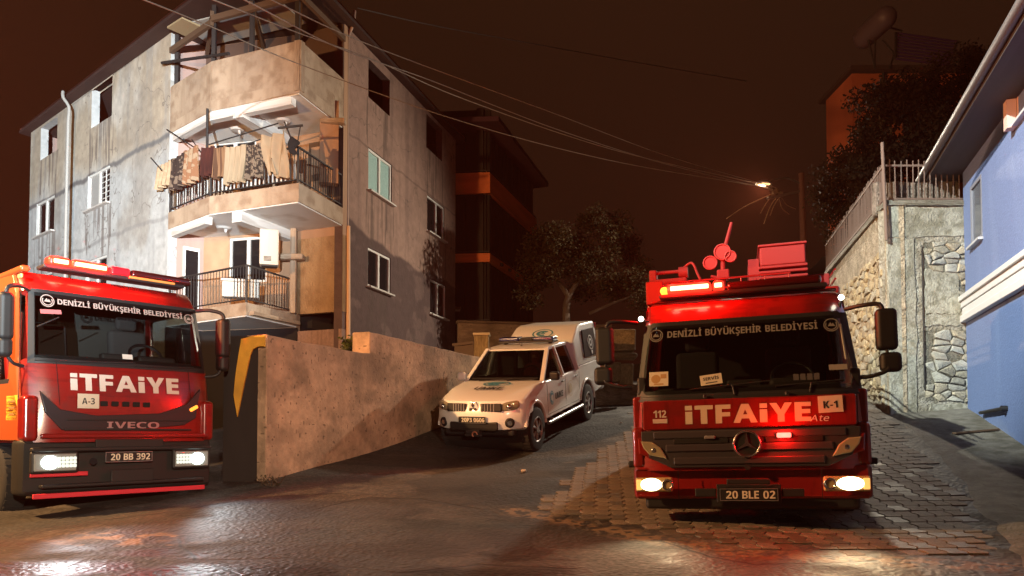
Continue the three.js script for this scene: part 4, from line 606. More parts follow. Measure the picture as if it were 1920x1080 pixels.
// plant and weeds
{
  const b = at(668, 662, 13.6), t = thing('shrub', 'small leafy shrub growing behind the step of the retaining wall', 'plant', b), l = []; for (let i = 0; i < 420; i++) l.push(V(rr(-.27, .27) + rr(-.05, .05), rr(-.05, .34) * (1 - .4 * Math.abs(rr(-1, 1))), rr(-.2, .2))); mesh('stem', [bar(V(0, -.2, 0), V(-.1, .25, 0), .012), bar(V(0, -.2, 0), V(.12, .25, .03), .012)], M.wood, t); foliage('leaves', t, l, .075, leafMat([.07, .075, .02]));
  const g = groundHit(505, 912), t2 = thing('weeds', 'dry dark weeds at the foot of the retaining wall end', 'plant', V(g[0], H(g[0], -g[1]), -g[1])), l2 = [], st = []; for (let i = 0; i < 26; i++) { const a = V(rr(-.16, .16), 0, rr(-.06, .06)), e = a.clone().add(V(rr(-.14, .14), rr(.04, .17), rr(-.05, .1))); st.push(bar(a, e, .004, 4)); for (let k = 0; k < 5; k++) l2.push(a.clone().lerp(e, rr(.3, 1))); } mesh('stem', st, M.wood, t2); foliage('leaves', t2, l2, .035, leafMat([.035, .028, .015]));
  for (const [x, y, l, s] of [[982, 886, 'small crumpled paper scrap on the paving between pickup and right truck', .05], [1165, 795, 'tiny pebble beside the paving edge left of the right truck', .03], [1830, 815, 'flat dark plank lying on the pavement near the blue house', .0]]) { const q = groundHit(x, y); if (s) tag(mesh('litter', warp(new THREE.IcosahedronGeometry(s, 1), v => { v.multiplyScalar(1 + .6 * (fbm(v.x * 40, v.y * 40 + v.z * 30, 2, 3) - .5)); v.y *= .5; }), std(lin(.5, .42, .34), .9), scene, V(q[0], H(q[0], -q[1]) + .025, -q[1])), l, 'litter'); else { const m = tag(mesh('plank', rbox(.75, .03, .09, .008), M.wood, scene, V(q[0], H(q[0], -q[1]) + .05, -q[1])), l, 'plank'); m.rotation.set(0, .15, .08); } }
}
// ------------------------------------------------------------------ vehicles
function wheel(parent, x, y, z, r, w, rimMat, spokes = 0) { // axle along x
  const pts = [[r * .58, -w / 2], [r * .86, -w / 2], [r * .97, -w * .42], [r, -w * .3], [r, w * .3], [r * .97, w * .42], [r * .86, w / 2], [r * .58, w / 2], [r * .55, 0], [r * .58, -w / 2]].map(p => new THREE.Vector2(p[0], p[1]));
  const ty = new THREE.LatheGeometry(pts, 36); ty.rotateZ(Math.PI / 2); const t = mesh('wheel', ty, M.rubber, parent, V(x, y, z));
  const tr = []; for (let i = 0; i < 30; i++) { const a = i / 30 * 6.283; tr.push(place(new THREE.BoxGeometry(w * .8, .012, r * .12), 0, Math.cos(a) * r, Math.sin(a) * r, a, 0, 0)); } mesh('tread', tr, M.rubber, t);
  const sg = x > 0 ? 1 : -1, rim = [place(new THREE.TorusGeometry(r * .55, r * .045, 8, 36), sg * w * .44, 0, 0, 0, Math.PI / 2, 0), place(new THREE.CylinderGeometry(r * .56, r * .56, w * .6, 30, 1, true), 0, 0, 0, 0, 0, Math.PI / 2), place(new THREE.CylinderGeometry(r * .13, r * .15, .05, 16), sg * w * .42, 0, 0, 0, 0, Math.PI / 2)];
  if (spokes) for (let i = 0; i < spokes; i++) { const a = i / spokes * 6.283; for (const o of [-.11, .11]) rim.push(bar(V(sg * w * .40, Math.cos(a) * r * .1, Math.sin(a) * r * .1), V(sg * w * .36, Math.cos(a + o) * r * .54, Math.sin(a + o) * r * .54), r * .055, 6)); } else rim.push(place(new THREE.CylinderGeometry(r * .5, r * .55, .03, 28), sg * w * .2, 0, 0, 0, 0, Math.PI / 2));
  mesh('rim', rim, rimMat, t); mesh('brake_disc', cyl(r * .42, r * .42, .03, 24, sg * w * .1, 0, 0, 0, 0, Math.PI / 2), M.iron, t); return t;
}
// cab: side profile [z, y] drawn across the width, narrowing to the roof, corners rounded in plan
function cabShell(prof, hw, bev, taper) {
  const g = new THREE.ExtrudeGeometry(poly(prof.map(p => [p[0], p[1]])), { depth: 2 * (hw - bev), steps: 10, bevelEnabled: true, bevelThickness: bev, bevelSize: bev * .8, bevelOffset: -bev * .8, bevelSegments: 4 });
  g.translate(0, 0, -(hw - bev)); g.rotateY(-Math.PI / 2); // z of profile -> +z, across -> x
  warp(g, v => taper(v)); return toCreasedNormals(g, .6);
}
function plate(parent, w, h, text, x, y, z, rz = 0) {
  const p = mesh('number_plate', rbox(w, h, .02, .008), M.black, parent, V(x, y, z)); p.rotation.z = rz;
  mesh('plate_text', letters(text, w * .84, h * .62), std(lin(.72, .66, .52), .5), p, V(w * .03, 0, .0105)); mesh('plate_border', [box(w, .006, .004, 0, h / 2 - .004, .011), box(w, .006, .004, 0, -h / 2 + .004, .011), box(.006, h - .016, .004, -w / 2 + .004, 0, .011), box(.006, h - .016, .004, w / 2 - .004, 0, .011)], M.alu, p); return p;
}
function emblem(parent, r, x, y, z, rx, mat = M.letter) { // round municipal seal: ring, wreath and a small peak
  const g = [new THREE.RingGeometry(r * .86, r, 28), new THREE.RingGeometry(r * .62, r * .76, 28, 1, 2.6, 4.2)].map(q => q);
  g.push(new THREE.ShapeGeometry(poly([[-r * .5, -r * .2], [-r * .1, r * .42], [r * .08, r * .1], [r * .22, r * .28], [r * .5, -r * .2]])));
  const m = mesh('emblem', g.map(clean), std(mat.color, .5, { side: THREE.DoubleSide }), parent, V(x, y, z)); m.rotation.x = rx; return m;
}
function textOn(parent, name, str, w, h, mat, x, y, z, rx = 0, opt = {}, ry = 0, rz = 0) { const m = mesh(name, letters(str, w, h, opt), mat, parent, V(x, y, z)); m.rotation.set(rx, ry, rz, 'YXZ'); return m; }
function panel(parent, name, pts, depth, mat, z, bevel = .008) { const g = ext(Array.isArray(pts) ? poly(pts) : pts, depth, bevel, 2); g.translate(0, 0, z); return mesh(name, g, mat, parent); }
// open cab: the profile from the windscreen's foot round the back to its head, as a shell with thickness, plus side walls with window openings
function openCab(parent, prof, hw, bev, taper, win, mat, glass) {
  const c = [-1.0, 1.7], inn = prof.map(p => { const l = Math.hypot(c[0] - p[0], c[1] - p[1]); return [p[0] + (c[0] - p[0]) / l * .07, p[1] + (c[1] - p[1]) / l * .07]; }).reverse();
  const m = mesh('cab', cabShell([...prof, ...inn], hw, bev, taper), mat, parent);
  for (const s of [-1, 1]) {
    const sh = poly(prof.map(p => [p[0] + (c[0] - p[0]) * .03, p[1] + (c[1] - p[1]) * .03])); sh.holes.push(rrect(...win, .08));
    const g = new THREE.ExtrudeGeometry(sh, { depth: .05, bevelEnabled: false }); g.translate(0, 0, -.025); g.rotateY(-Math.PI / 2); g.translate(s * (hw - .09), 0, 0); mesh('cab_side', warp(g, taper), mat, parent);
    const p = ext(rrect(...win, .08), .012); p.rotateY(-Math.PI / 2); p.translate(s * (hw - .09), 0, 0); mesh('door_glass', warp(p, taper), glass, parent);
  }
  return m;
}
function cabInside(parent, y, zd) { // dashboard, wheel, seats
  mesh('dashboard', [rbox(1.9, .22, .38, .06, 0, y + .0, zd - .30), rbox(.5, .12, .2, .05, .5, y + .12, zd - .32), rbox(.36, .16, .12, .03, 0, y + .1, zd - .3)], std(lin(.035, .032, .03), .7), parent);
  mesh('steering_wheel', [place(new THREE.TorusGeometry(.21, .018, 8, 28), .5, y + .2, zd - .56, -.7), bar(V(.5, y + .1, zd - .4), V(.5, y + .19, zd - .56), .03)], M.black, parent);
  for (const x of [-.52, .5]) { const s = mesh('seat', [rbox(.5, .72, .14, .06, x, y + .22, zd - 1.14, -.12), rbox(.5, .14, .5, .06, x, y - .18, zd - .92)], std(lin(.06, .055, .055), .9), parent); mesh('headrest', rbox(.28, .18, .1, .05, x, y + .68, zd - 1.2), std(lin(.05, .045, .045), .9), s); }
  mesh('rear_panel', box(1.9, 1.0, .03, 0, y + .45, zd - 1.62), std(lin(.05, .045, .04), .95), parent); mesh('sun_visor', [rbox(.6, .03, .16, .012, -.5, y + .78, zd - .42, .4), rbox(.6, .03, .16, .012, .5, y + .78, zd - .42, .4)], M.plastic, parent);
}
const screenGlass = new THREE.MeshPhysicalMaterial({ color: lin(.50, .54, .54), transmission: 1, roughness: .03, thickness: 0, ior: 1.55, side: THREE.DoubleSide });
// small round lens lamp
const lensOff = new THREE.MeshPhysicalMaterial({ color: lin(.45, .38, .24), roughness: .12, clearcoat: 1, metalness: .3 });

// ---- right truck
{
  const yaw = -17 * DEG, fx = 2.40, fd = 7.56, gy = EYE - 1.045, root = thing('fire_truck', 'red fire truck with roof gear and warm fog lamps facing straight ahead on the right', 'fire truck', V(fx, gy, -fd), yaw); root.rotation.order = 'YXZ'; root.rotation.z = 1.5 * DEG; root.rotation.x = .6 * DEG;
  const zf = y => y < .72 ? 0 : y < 1.44 ? -.05 - (y - .72) * .06 : -.10 - (y - 1.44) * .36;
  const rake = Math.atan(.36);
  const taperK = v => { const k = 1 - .10 * smooth(1.4, 2.6, v.y); v.x *= k; const e = Math.max(0, Math.abs(v.x) / (1.14 * k) - .72) / .28; v.z -= v.z > -.9 ? .16 * e * e * (v.z > -.62 ? 1 : .4) : 0; };
  const cab = openCab(root, [[-.105, 1.46], [-.095, 1.42], [-.05, 1.0], [-.03, .66], [-1.85, .66], [-1.85, 2.56], [-.95, 2.56], [-.62, 2.48], [-.46, 2.36], [-.39, 2.26]].reverse(), 1.14, .07, taperK, [-1.5, 1.55, -.55, 2.25], M.red, screenGlass); cabInside(root, 1.42, -.12);
  const zx = x => { const e = Math.max(0, Math.abs(x) / 1.14 - .72) / .28; return -.16 * e * e; };
  // windscreen with black surround
  const ws = (x0, x1, x2, x3, y0, y1) => { const s = new THREE.Shape(); s.moveTo(x0 + .05, y0); s.lineTo(x1 - .05, y0); s.quadraticCurveTo(x1, y0, x1, y0 + .06); s.lineTo(x3, y1 - .08); s.quadraticCurveTo(x3 - .01, y1, x3 - .09, y1); s.lineTo(x2 + .09, y1); s.quadraticCurveTo(x2 + .01, y1, x2, y1 - .08); s.lineTo(x0, y0 + .06); s.quadraticCurveTo(x0, y0, x0 + .05, y0); return s; };
  const curved = (shape, off, d, n = 3) => { // follows rake and plan curve
    const pts = shape.getPoints(8), x0 = Math.min(...pts.map(p => p.x)), x1 = Math.max(...pts.map(p => p.x)), pos = [], idx = [], cols = 40, span = x => { let lo = 1e9, hi = -1e9; for (let i = 0; i < pts.length; i++) { const a = pts[i], b = pts[(i + 1) % pts.length]; if ((a.x <= x && b.x >= x) || (b.x <= x && a.x >= x)) { const t = Math.abs(b.x - a.x) < 1e-9 ? 0 : (x - a.x) / (b.x - a.x), y = a.y + (b.y - a.y) * t; lo = Math.min(lo, y); hi = Math.max(hi, y); if (Math.abs(b.x - a.x) < 1e-9) { lo = Math.min(lo, b.y); hi = Math.max(hi, b.y); } } } return [lo, hi]; };
    const rows = 16; for (let i = 0; i <= cols; i++) { const x = lerp(x0 + 1e-4, x1 - 1e-4, i / cols), [lo, hi] = span(x); for (let j = 0; j <= rows; j++) { const y = lerp(lo, hi, j / rows); pos.push(x, y, zf(y) + zx(x) + off); } }
    const R1 = rows + 1; for (let i = 0; i < cols; i++) for (let j = 0; j < rows; j++) { const a = i * R1 + j; idx.push(a, a + R1, a + 1, a + 1, a + R1, a + R1 + 1); }
    const g = new THREE.BufferGeometry(); g.setAttribute('position', new THREE.Float32BufferAttribute(pos, 3)); g.setIndex(idx); g.computeVertexNormals(); return g; };
  const dbl = m => { m.side = THREE.DoubleSide; return m; };
  const bd = dbl(M.black.clone()); mesh('windscreen_surround', [curved(poly([[-1.10, 1.395], [1.10, 1.395], [1.085, 1.50], [-1.085, 1.50]]), .014), curved(poly([[-1.0, 2.185], [1.0, 2.185], [.98, 2.265], [-.98, 2.265]]), .014), ...[-1, 1].map(s => curved(poly(s < 0 ? [[-1.12, 1.45], [-1.035, 1.45], [-.955, 2.25], [-1.03, 2.25]] : [[1.035, 1.45], [1.12, 1.45], [1.03, 2.25], [.955, 2.25]]), .016))], bd, root);
  const scr = mesh('windscreen', curved(ws(-1.06, 1.06, -.985, .985, 1.46, 2.22), .018), screenGlass, root);
  // seats and dashboard hinted by stickers on the glass
  const on = (y, o = .022) => zf(y) + o;
  textOn(root, 'windscreen_lettering', 'DENİZLİ BÜYÜKŞEHİR BELEDİYESİ', 1.52, .078, std(lin(.20, .18, .16), .6), -.02, 2.12, on(2.12), -rake);
  emblem(root, .075, -.90, 2.115, on(2.12) + zx(.9) + .01, -rake, std(lin(.20, .18, .16))); emblem(root, .075, .87, 2.115, on(2.12) + zx(.87) + .01, -rake, std(lin(.20, .18, .16)));
  const stick = (x, y, w, h, rz, mat, name = 'sticker') => { const m = mesh(name, box(w, h, .004), mat, root, V(x, y, on(y, .026) + zx(x))); m.rotation.set(-rake, 0, rz); return m; };
  const s1 = stick(-.87, 1.63, .2, .165, 0, M.cream); mesh('sticker_print', [new THREE.CircleGeometry(.05, 14).translate(-.03, 0, .003), box(.06, .05, .002, .05, .03, .003), box(.1, .015, .002, 0, -.06, .003)], std(lin(.42, .24, .10), .7), s1);
  const s2 = stick(-.33, 1.60, .22, .115, .12, M.cream); textOn(s2, 'sticker_print', 'SERVİS', .16, .035, M.ink, 0, .012, .0025); mesh('sticker_print', box(.12, .01, .002, 0, -.035, .003), M.ink, s2);
  stick(.9, 1.67, .17, .06, 0, std(lin(.25, .22, .2), .8));
  const dash = []; for (let i = 0; i < 4; i++) dash.push(box(.05, .07, .004, .5 + i * .065, 0, 0)); const ds = mesh('dash_display', dash, std(lin(.07, .06, .06), .7), root, V(0, 1.585, on(1.585, .024))); ds.rotation.x = -rake;
  mesh('wiper', [bar(V(-.55, 1.50, on(1.5, .03)), V(.25, 1.56, on(1.56, .035)), .009), bar(V(-.1, 1.43, on(1.44, .03)), V(-.12, 1.53, on(1.53, .035)), .011)], M.black, root); mesh('wiper', [bar(V(.3, 1.50, on(1.5, .03)), V(.95, 1.54, on(1.54, .01)), .009), bar(V(.62, 1.43, on(1.44, .03)), V(.64, 1.52, on(1.52, .035)), .011)], M.black, root);
  // bonnet panel, letters
  const fz = y => zf(y);
  const bon = panel(root, 'bonnet_panel', rrect(-1.04, 1.085, 1.04, 1.395, .03), .03, M.red, -.08, .012);
  textOn(root, 'front_lettering', 'İTFAİYE', 1.22, .18, std(lin(.60, .50, .36), .55), .01, 1.235, -.036, 0, { short: true, fat: .03 });
  textOn(root, 'side_lettering', '112', .135, .075, std(lin(.6, .5, .42), .6), -.86, 1.255, -.036); mesh('white_strip', box(.15, .045, .003, -.86, 1.18, -.035), std(lin(.58, .42, .36), .6), root);
  { const k = mesh('call_sign_card', box(.225, .165, .006), M.cream, root, V(.80, 1.30, -.028)); k.rotation.z = .03; textOn(k, 'card_text', 'K-1', .13, .07, M.ink, 0, -.005, .0035); textOn(root, 'script_lettering', 'Ate', .17, .06, M.letter, .70, 1.165, -.036, 0, { font: FR, slant: .25 }); }
  // grille
  const gr = panel(root, 'grille', [[-1.06, 1.075], [1.06, 1.075], [1.06, .99], [.98, .80], [.76, .69], [-.76, .69], [-.98, .80], [-1.06, .99]], .04, std(lin(.030, .024, .027), .55), -.055, .01);
  for (const [y, w] of [[1.03, .98], [.895, .86], [.76, .78]]) mesh('grille_slat', rbox(w * 2 - .1, .075, .03, .012, 0, y, -.006), std(lin(.040, .032, .036), .5), gr); mesh('grille_recess', [rbox(.55, .06, .02, .01, -.45, .965, -.006), rbox(.55, .06, .02, .01, .45, .965, -.006)], M.dark, gr);
  mesh('star_badge', [new THREE.TorusGeometry(.128, .011, 10, 40), ...[0, 1, 2].map(i => { const a = Math.PI / 2 + i * 2.0944; return ext(poly([[Math.cos(a) * .125, Math.sin(a) * .125], [Math.cos(a + 1.05) * .02, Math.sin(a + 1.05) * .02], [0, 0], [Math.cos(a - 1.05) * .02, Math.sin(a - 1.05) * .02]]), .008); })], M.chrome, root, V(0, .925, .022));
  mesh('badge_dish', cyl(.12, .12, .012, 32, 0, .925, .012, Math.PI / 2), M.dark, root);
  const led = mesh('grille_light', rbox(.135, .05, .03, .02), glow(1, .10, .07, 6), root, V(.355, 1.005, .02)); mesh('grille_light', rbox(.11, .035, .025, .012), std(lin(.2, .19, .19), .3), root, V(-.36, 1.0, .012));
  point(V(.355, 1.005, .065), RED, 2.0, 1.5, root);
  // headlamp housings (unlit upper lamps)
  for (const s of [-1, 1]) {
    const mir = pts => (s < 0 ? pts : pts.map(([x, y]) => [-x, y]).reverse());
    const hous = panel(root, 'headlight_housing', mir([[-1.10, 1.01], [-.93, 1.0], [-.83, .93], [-.755, .76], [-.95, .79], [-1.09, .84]]), .05, M.red, -.075, .015); 
    const ln = panel(root, 'headlight', mir([[-1.065, .975], [-.945, .965], [-.86, .905], [-.795, .785], [-.975, .825], [-1.04, .90]]), .03, lensOff, -.03, .012); mesh('reflector', place(new THREE.SphereGeometry(.055, 14, 10), s * .93, .875, -.035), M.chrome, ln);
    mesh('corner_panel', rbox(.14, .44, .3, .05, s * 1.10, .90, -.26), M.red, root);
    mesh('door_pillar', [rbox(.1, .42, .2, .03, s * 1.115, 1.24, -.3)], M.red, root);
    // bumper lamps, lit
    const wdt = s < 0 ? .385 : .43, cx = s * (1.13 - wdt / 2) * 1.0; const fr = mesh('fog_lamp', rbox(wdt, .15, .05, .05, cx, .52, .012), new THREE.MeshPhysicalMaterial({ color: lin(.45, .32, .15), roughness: .15, clearcoat: 1 }), root);
    mesh('lit_lens', warp(new THREE.SphereGeometry(1, 24, 16), v => { v.x *= wdt * .29; v.y *= .066; v.z *= .03; }).translate(cx + s * .03, .522, .036), glow(1, .82, .46, 9), fr); mesh('lamp_ring', [place(new THREE.TorusGeometry(.05, .012, 8, 20), cx - s * wdt * .36, .52, .04)], M.chrome, fr); mesh('side_lens', rbox(wdt * .14, .11, .02, .02, cx + s * wdt * .4, .52, .036), glow(1, .5, .12, 1.2), fr);
    spot(V(cx, .52, .10), V(cx, -1.3, 8), new THREE.Color(1, .78, .45), 9, 42, 1, 2, root);
    mesh('marker_light', place(new THREE.SphereGeometry(.03, 12, 8), s < 0 ? -1.08 : 1.0, s < 0 ? 2.34 : 2.42, -.52), glow(1, .95, .75, 10), root); mesh('marker_stalk', bar(V(s * .98, 2.3, -.55), V(s < 0 ? -1.08 : 1.0, s < 0 ? 2.34 : 2.42, -.55), .015), M.black, root);
    // mirrors
    const x = s * 1.30, arm = [tube([V(s * 1.02, 2.28, -.42), V(s * 1.17, 2.29, -.30), V(s * 1.32, 2.28, -.26), V(s * 1.345, 2.2, -.25)], .022), tube([V(s * 1.08, 1.56, -.25), V(s * 1.22, 1.57, -.22), V(s * 1.36, 1.63, -.22), V(s * 1.37, 1.72, -.24)], .022), bar(V(s * 1.345, 2.2, -.25), V(s * 1.37, 1.72, -.25), .018)];
    const mm = mesh('mirror_arm', arm, M.black, root); if (s < 0) { mm.position.x = -.09; } mesh('mirror', rbox(.20, .42, .14, .05, s * 1.37, 2.03, -.28), M.plastic, mm); mesh('wide_mirror', rbox(.20, .20, .13, .05, s * 1.395, 1.70, -.27), M.plastic, mm);
    mesh('mirror_hinge', rbox(.1, .2, .12, .03, s * 1.06, 1.56, -.26), M.black, root); if (s > 0) mesh('grab_handle', bar(V(s * .985, 1.75, on(1.75, .03) + zx(1)), V(s * .96, 2.12, on(2.12, .03) + zx(.96)), .012), std(lin(.25, .24, .22), .5), root);
    wheel(root, s * .98, .45, -1.3, .45, .27, M.alu); wheel(root, s * .98, .45, -4.6, .45, .3, M.alu);
    mesh('door', rbox(.02, .75, .95, .01, s * 1.13, 1.1, -1.1), M.red, root);
    mesh('step_lamp', rbox(.08, .07, .1, .02, s * 1.21, .72, -.35), M.plastic, root);
  }
  // bumper
  const bump = rrect(-1.17, .335, 1.17, .70, .05), bg = ext(bump, .34, .03, 3); bg.translate(0, 0, -.34); warp(bg, v => { const e = Math.max(0, Math.abs(v.x) / 1.17 - .7) / .3; v.z -= .17 * e * e * (v.z > -.2 ? 1 : 0); v.y += .03 * e * (v.y < .4 ? 1 : 0); }); mesh('bumper', toCreasedNormals(bg, .6), M.red, root);
  mesh('bumper_slot', [rbox(.42, .055, .02, .01, -.0, .545, .002), box(.44, .012, .03, 0, .50, .006)], M.black, root); for (const s of [-1, 1]) mesh('bumper_grille', rbox(.21, .085, .02, .01, s * .42, .435, .002), M.black, root); for (const s of [-1, 1]) mesh('bumper_seam', box(.006, .3, .004, s * .69, .52, .0022), M.black, root);
  mesh('towing_eye', cyl(.03, .03, .02, 16, .0, .69, -.0, Math.PI / 2), M.black, root); mesh('plate_holder', rbox(.62, .19, .015, .01, 0, .425, .008), M.black, root); plate(root, .56, .125, '20 BLE 02', 0, .415, .022);
  mesh('under_bumper', rbox(2.1, .16, .4, .04, 0, .33, -.32), M.black, root); mesh('small_lamp', place(new THREE.SphereGeometry(.018, 10, 8), .80, .735, -.03), glow(1, .95, .9, 3), root);
  // roof: light bar, sun visor edge
  mesh('panel_gap', [box(2.06, .006, .006, 0, 1.078, -.035), box(.006, .3, .006, -1.045, 1.24, -.05), box(.006, .3, .006, 1.045, 1.24, -.05)], M.dark, root); mesh('washer_jet', [cyl(.014, .018, .03, 10, -.4, 1.425, -.05), cyl(.014, .018, .03, 10, .4, 1.425, -.05)], M.black, root);
  mesh('roof_rim', rbox(2.0, .03, .05, .012, 0, 2.565, -.86), M.red, root);
  const lb = mesh('light_bar', rbox(1.78, .05, .24, .02, 0, 2.60, -.80), M.black, root); const lc = glow(1, .03, .012, 2.4), core = glow(1, .62, .28, 5); mesh('lit_beacon', rbox(.50, .12, .2, .05, -.56, 2.68, -.78), lc, lb); mesh('lit_beacon', rbox(.12, .12, .2, .04, -.235, 2.68, -.78), lc, lb); mesh('beacon_core', rbox(.42, .05, .02, .01, -.55, 2.682, -.677), core, lb); mesh('beacon_core', rbox(.08, .05, .02, .01, -.235, 2.682, -.677), core, lb); mesh('amber_end', rbox(.10, .09, .18, .045, -.83, 2.672, -.78), glow(1, .24, .02, 5), lb); mesh('unlit_beacon', rbox(.98, .09, .2, .04, .35, 2.67, -.80), new THREE.MeshPhysicalMaterial({ color: lin(.05, .004, .004), roughness: .15, clearcoat: 1 }), lb);
  for (const x of [-.75, -.42]) { point(V(x, 2.80, -.72), RED, 4.5, 3, root); point(V(x, 2.72, -.58), RED, 6, 3, root); }
  // body behind the cab
  mesh('body', rbox(2.36, 2.1, 4.6, .04, 0, 1.75, -4.3), M.red, root); mesh('body_front_panel', rbox(1.3, .2, .03, .01, .45, 2.66, -1.985), M.dark, root); mesh('chassis', box(.9, .25, 6, 0, .6, -3.2), M.iron, root);
  const rl = []; for (const y of [2.90, 3.02]) { rl.push(bar(V(-1.14, y, -2.1), V(.62, y, -2.1), .014)); for (const s of [-1, 1]) rl.push(bar(V(s * 1.14, y, -2.1), V(s * 1.14, y, -6.4), .014)); } for (let i = 0; i < 7; i++) rl.push(bar(V(-1.14 + i * .29, 2.8, -2.1), V(-1.14 + i * .29, 3.02, -2.1), .011)); mesh('roof_rail', rl, M.red, root);
  const gm = std(lin(.20, .010, .008), .75), bx = mesh('roof_locker', rbox(.56, .25, .9, .02, .55, 3.31, -2.8), gm, root); for (const y of [3.03, 3.10, 3.165]) mesh('locker_ridge', rbox(.6, .035, .92, .01, .55, y, -2.8), gm, bx); mesh('locker_lid', rbox(.6, .03, .94, .01, .55, 3.45, -2.8), gm, bx); mesh('locker_side', rbox(.14, .32, .8, .01, .19, 3.14, -2.8), gm, bx);
  mesh('roof_pump', [rbox(.5, .12, .5, .02, -.92, 3.05, -2.5), cyl(.025, .025, .42, 10, -.95, 3.22, -2.4, 0, 0, Math.PI / 2), rbox(.1, .16, .2, .02, -1.12, 3.17, -2.4), cyl(.08, .08, .12, 16, -.72, 3.2, -2.4, 0, 0, Math.PI / 2), tube([V(-.72, 3.26, -2.4), V(-.6, 3.3, -2.3), V(-.52, 3.12, -2.25), V(-.45, 2.95, -2.2)], .018)], gm, root); mesh('roof_crate', rbox(.22, .3, .4, .02, -1.06, 2.86, -2.05), gm, root); mesh('roof_crate', rbox(.28, .16, .5, .02, 1.0, 3.0, -2.9), gm, root);
  const lampM = std(lin(.26, .02, .016), .6); for (const [x, y, r] of [[-.2, 3.40, .1], [-.36, 3.27, .085], [-.1, 3.33, .07]]) mesh('search_lamp', [cyl(r, r * .8, .1, 24, x, y, -2.3, Math.PI / 2), place(new THREE.TorusGeometry(r, .012, 8, 24), x, y, -2.25)], lampM, root); mesh('lamp_mast', [bar(V(-.2, 2.85, -2.3), V(-.2, 3.35, -2.3), .035), bar(V(-.36, 3.1, -2.3), V(-.2, 3.05, -2.3), .02), rbox(.16, .14, .12, .02, -.2, 3.1, -2.3)], gm, root); mesh('nozzle', bar(V(-.16, 3.48, -2.3), V(-.07, 3.80, -2.35), .028, 10, .02), gm, root); mesh('hose_reel', [rbox(.3, .06, .3, .02, .05, 2.93, -2.3), bar(V(.2, 2.86, -2.2), V(.2, 3.0, -2.2), .02)], gm, root);
}
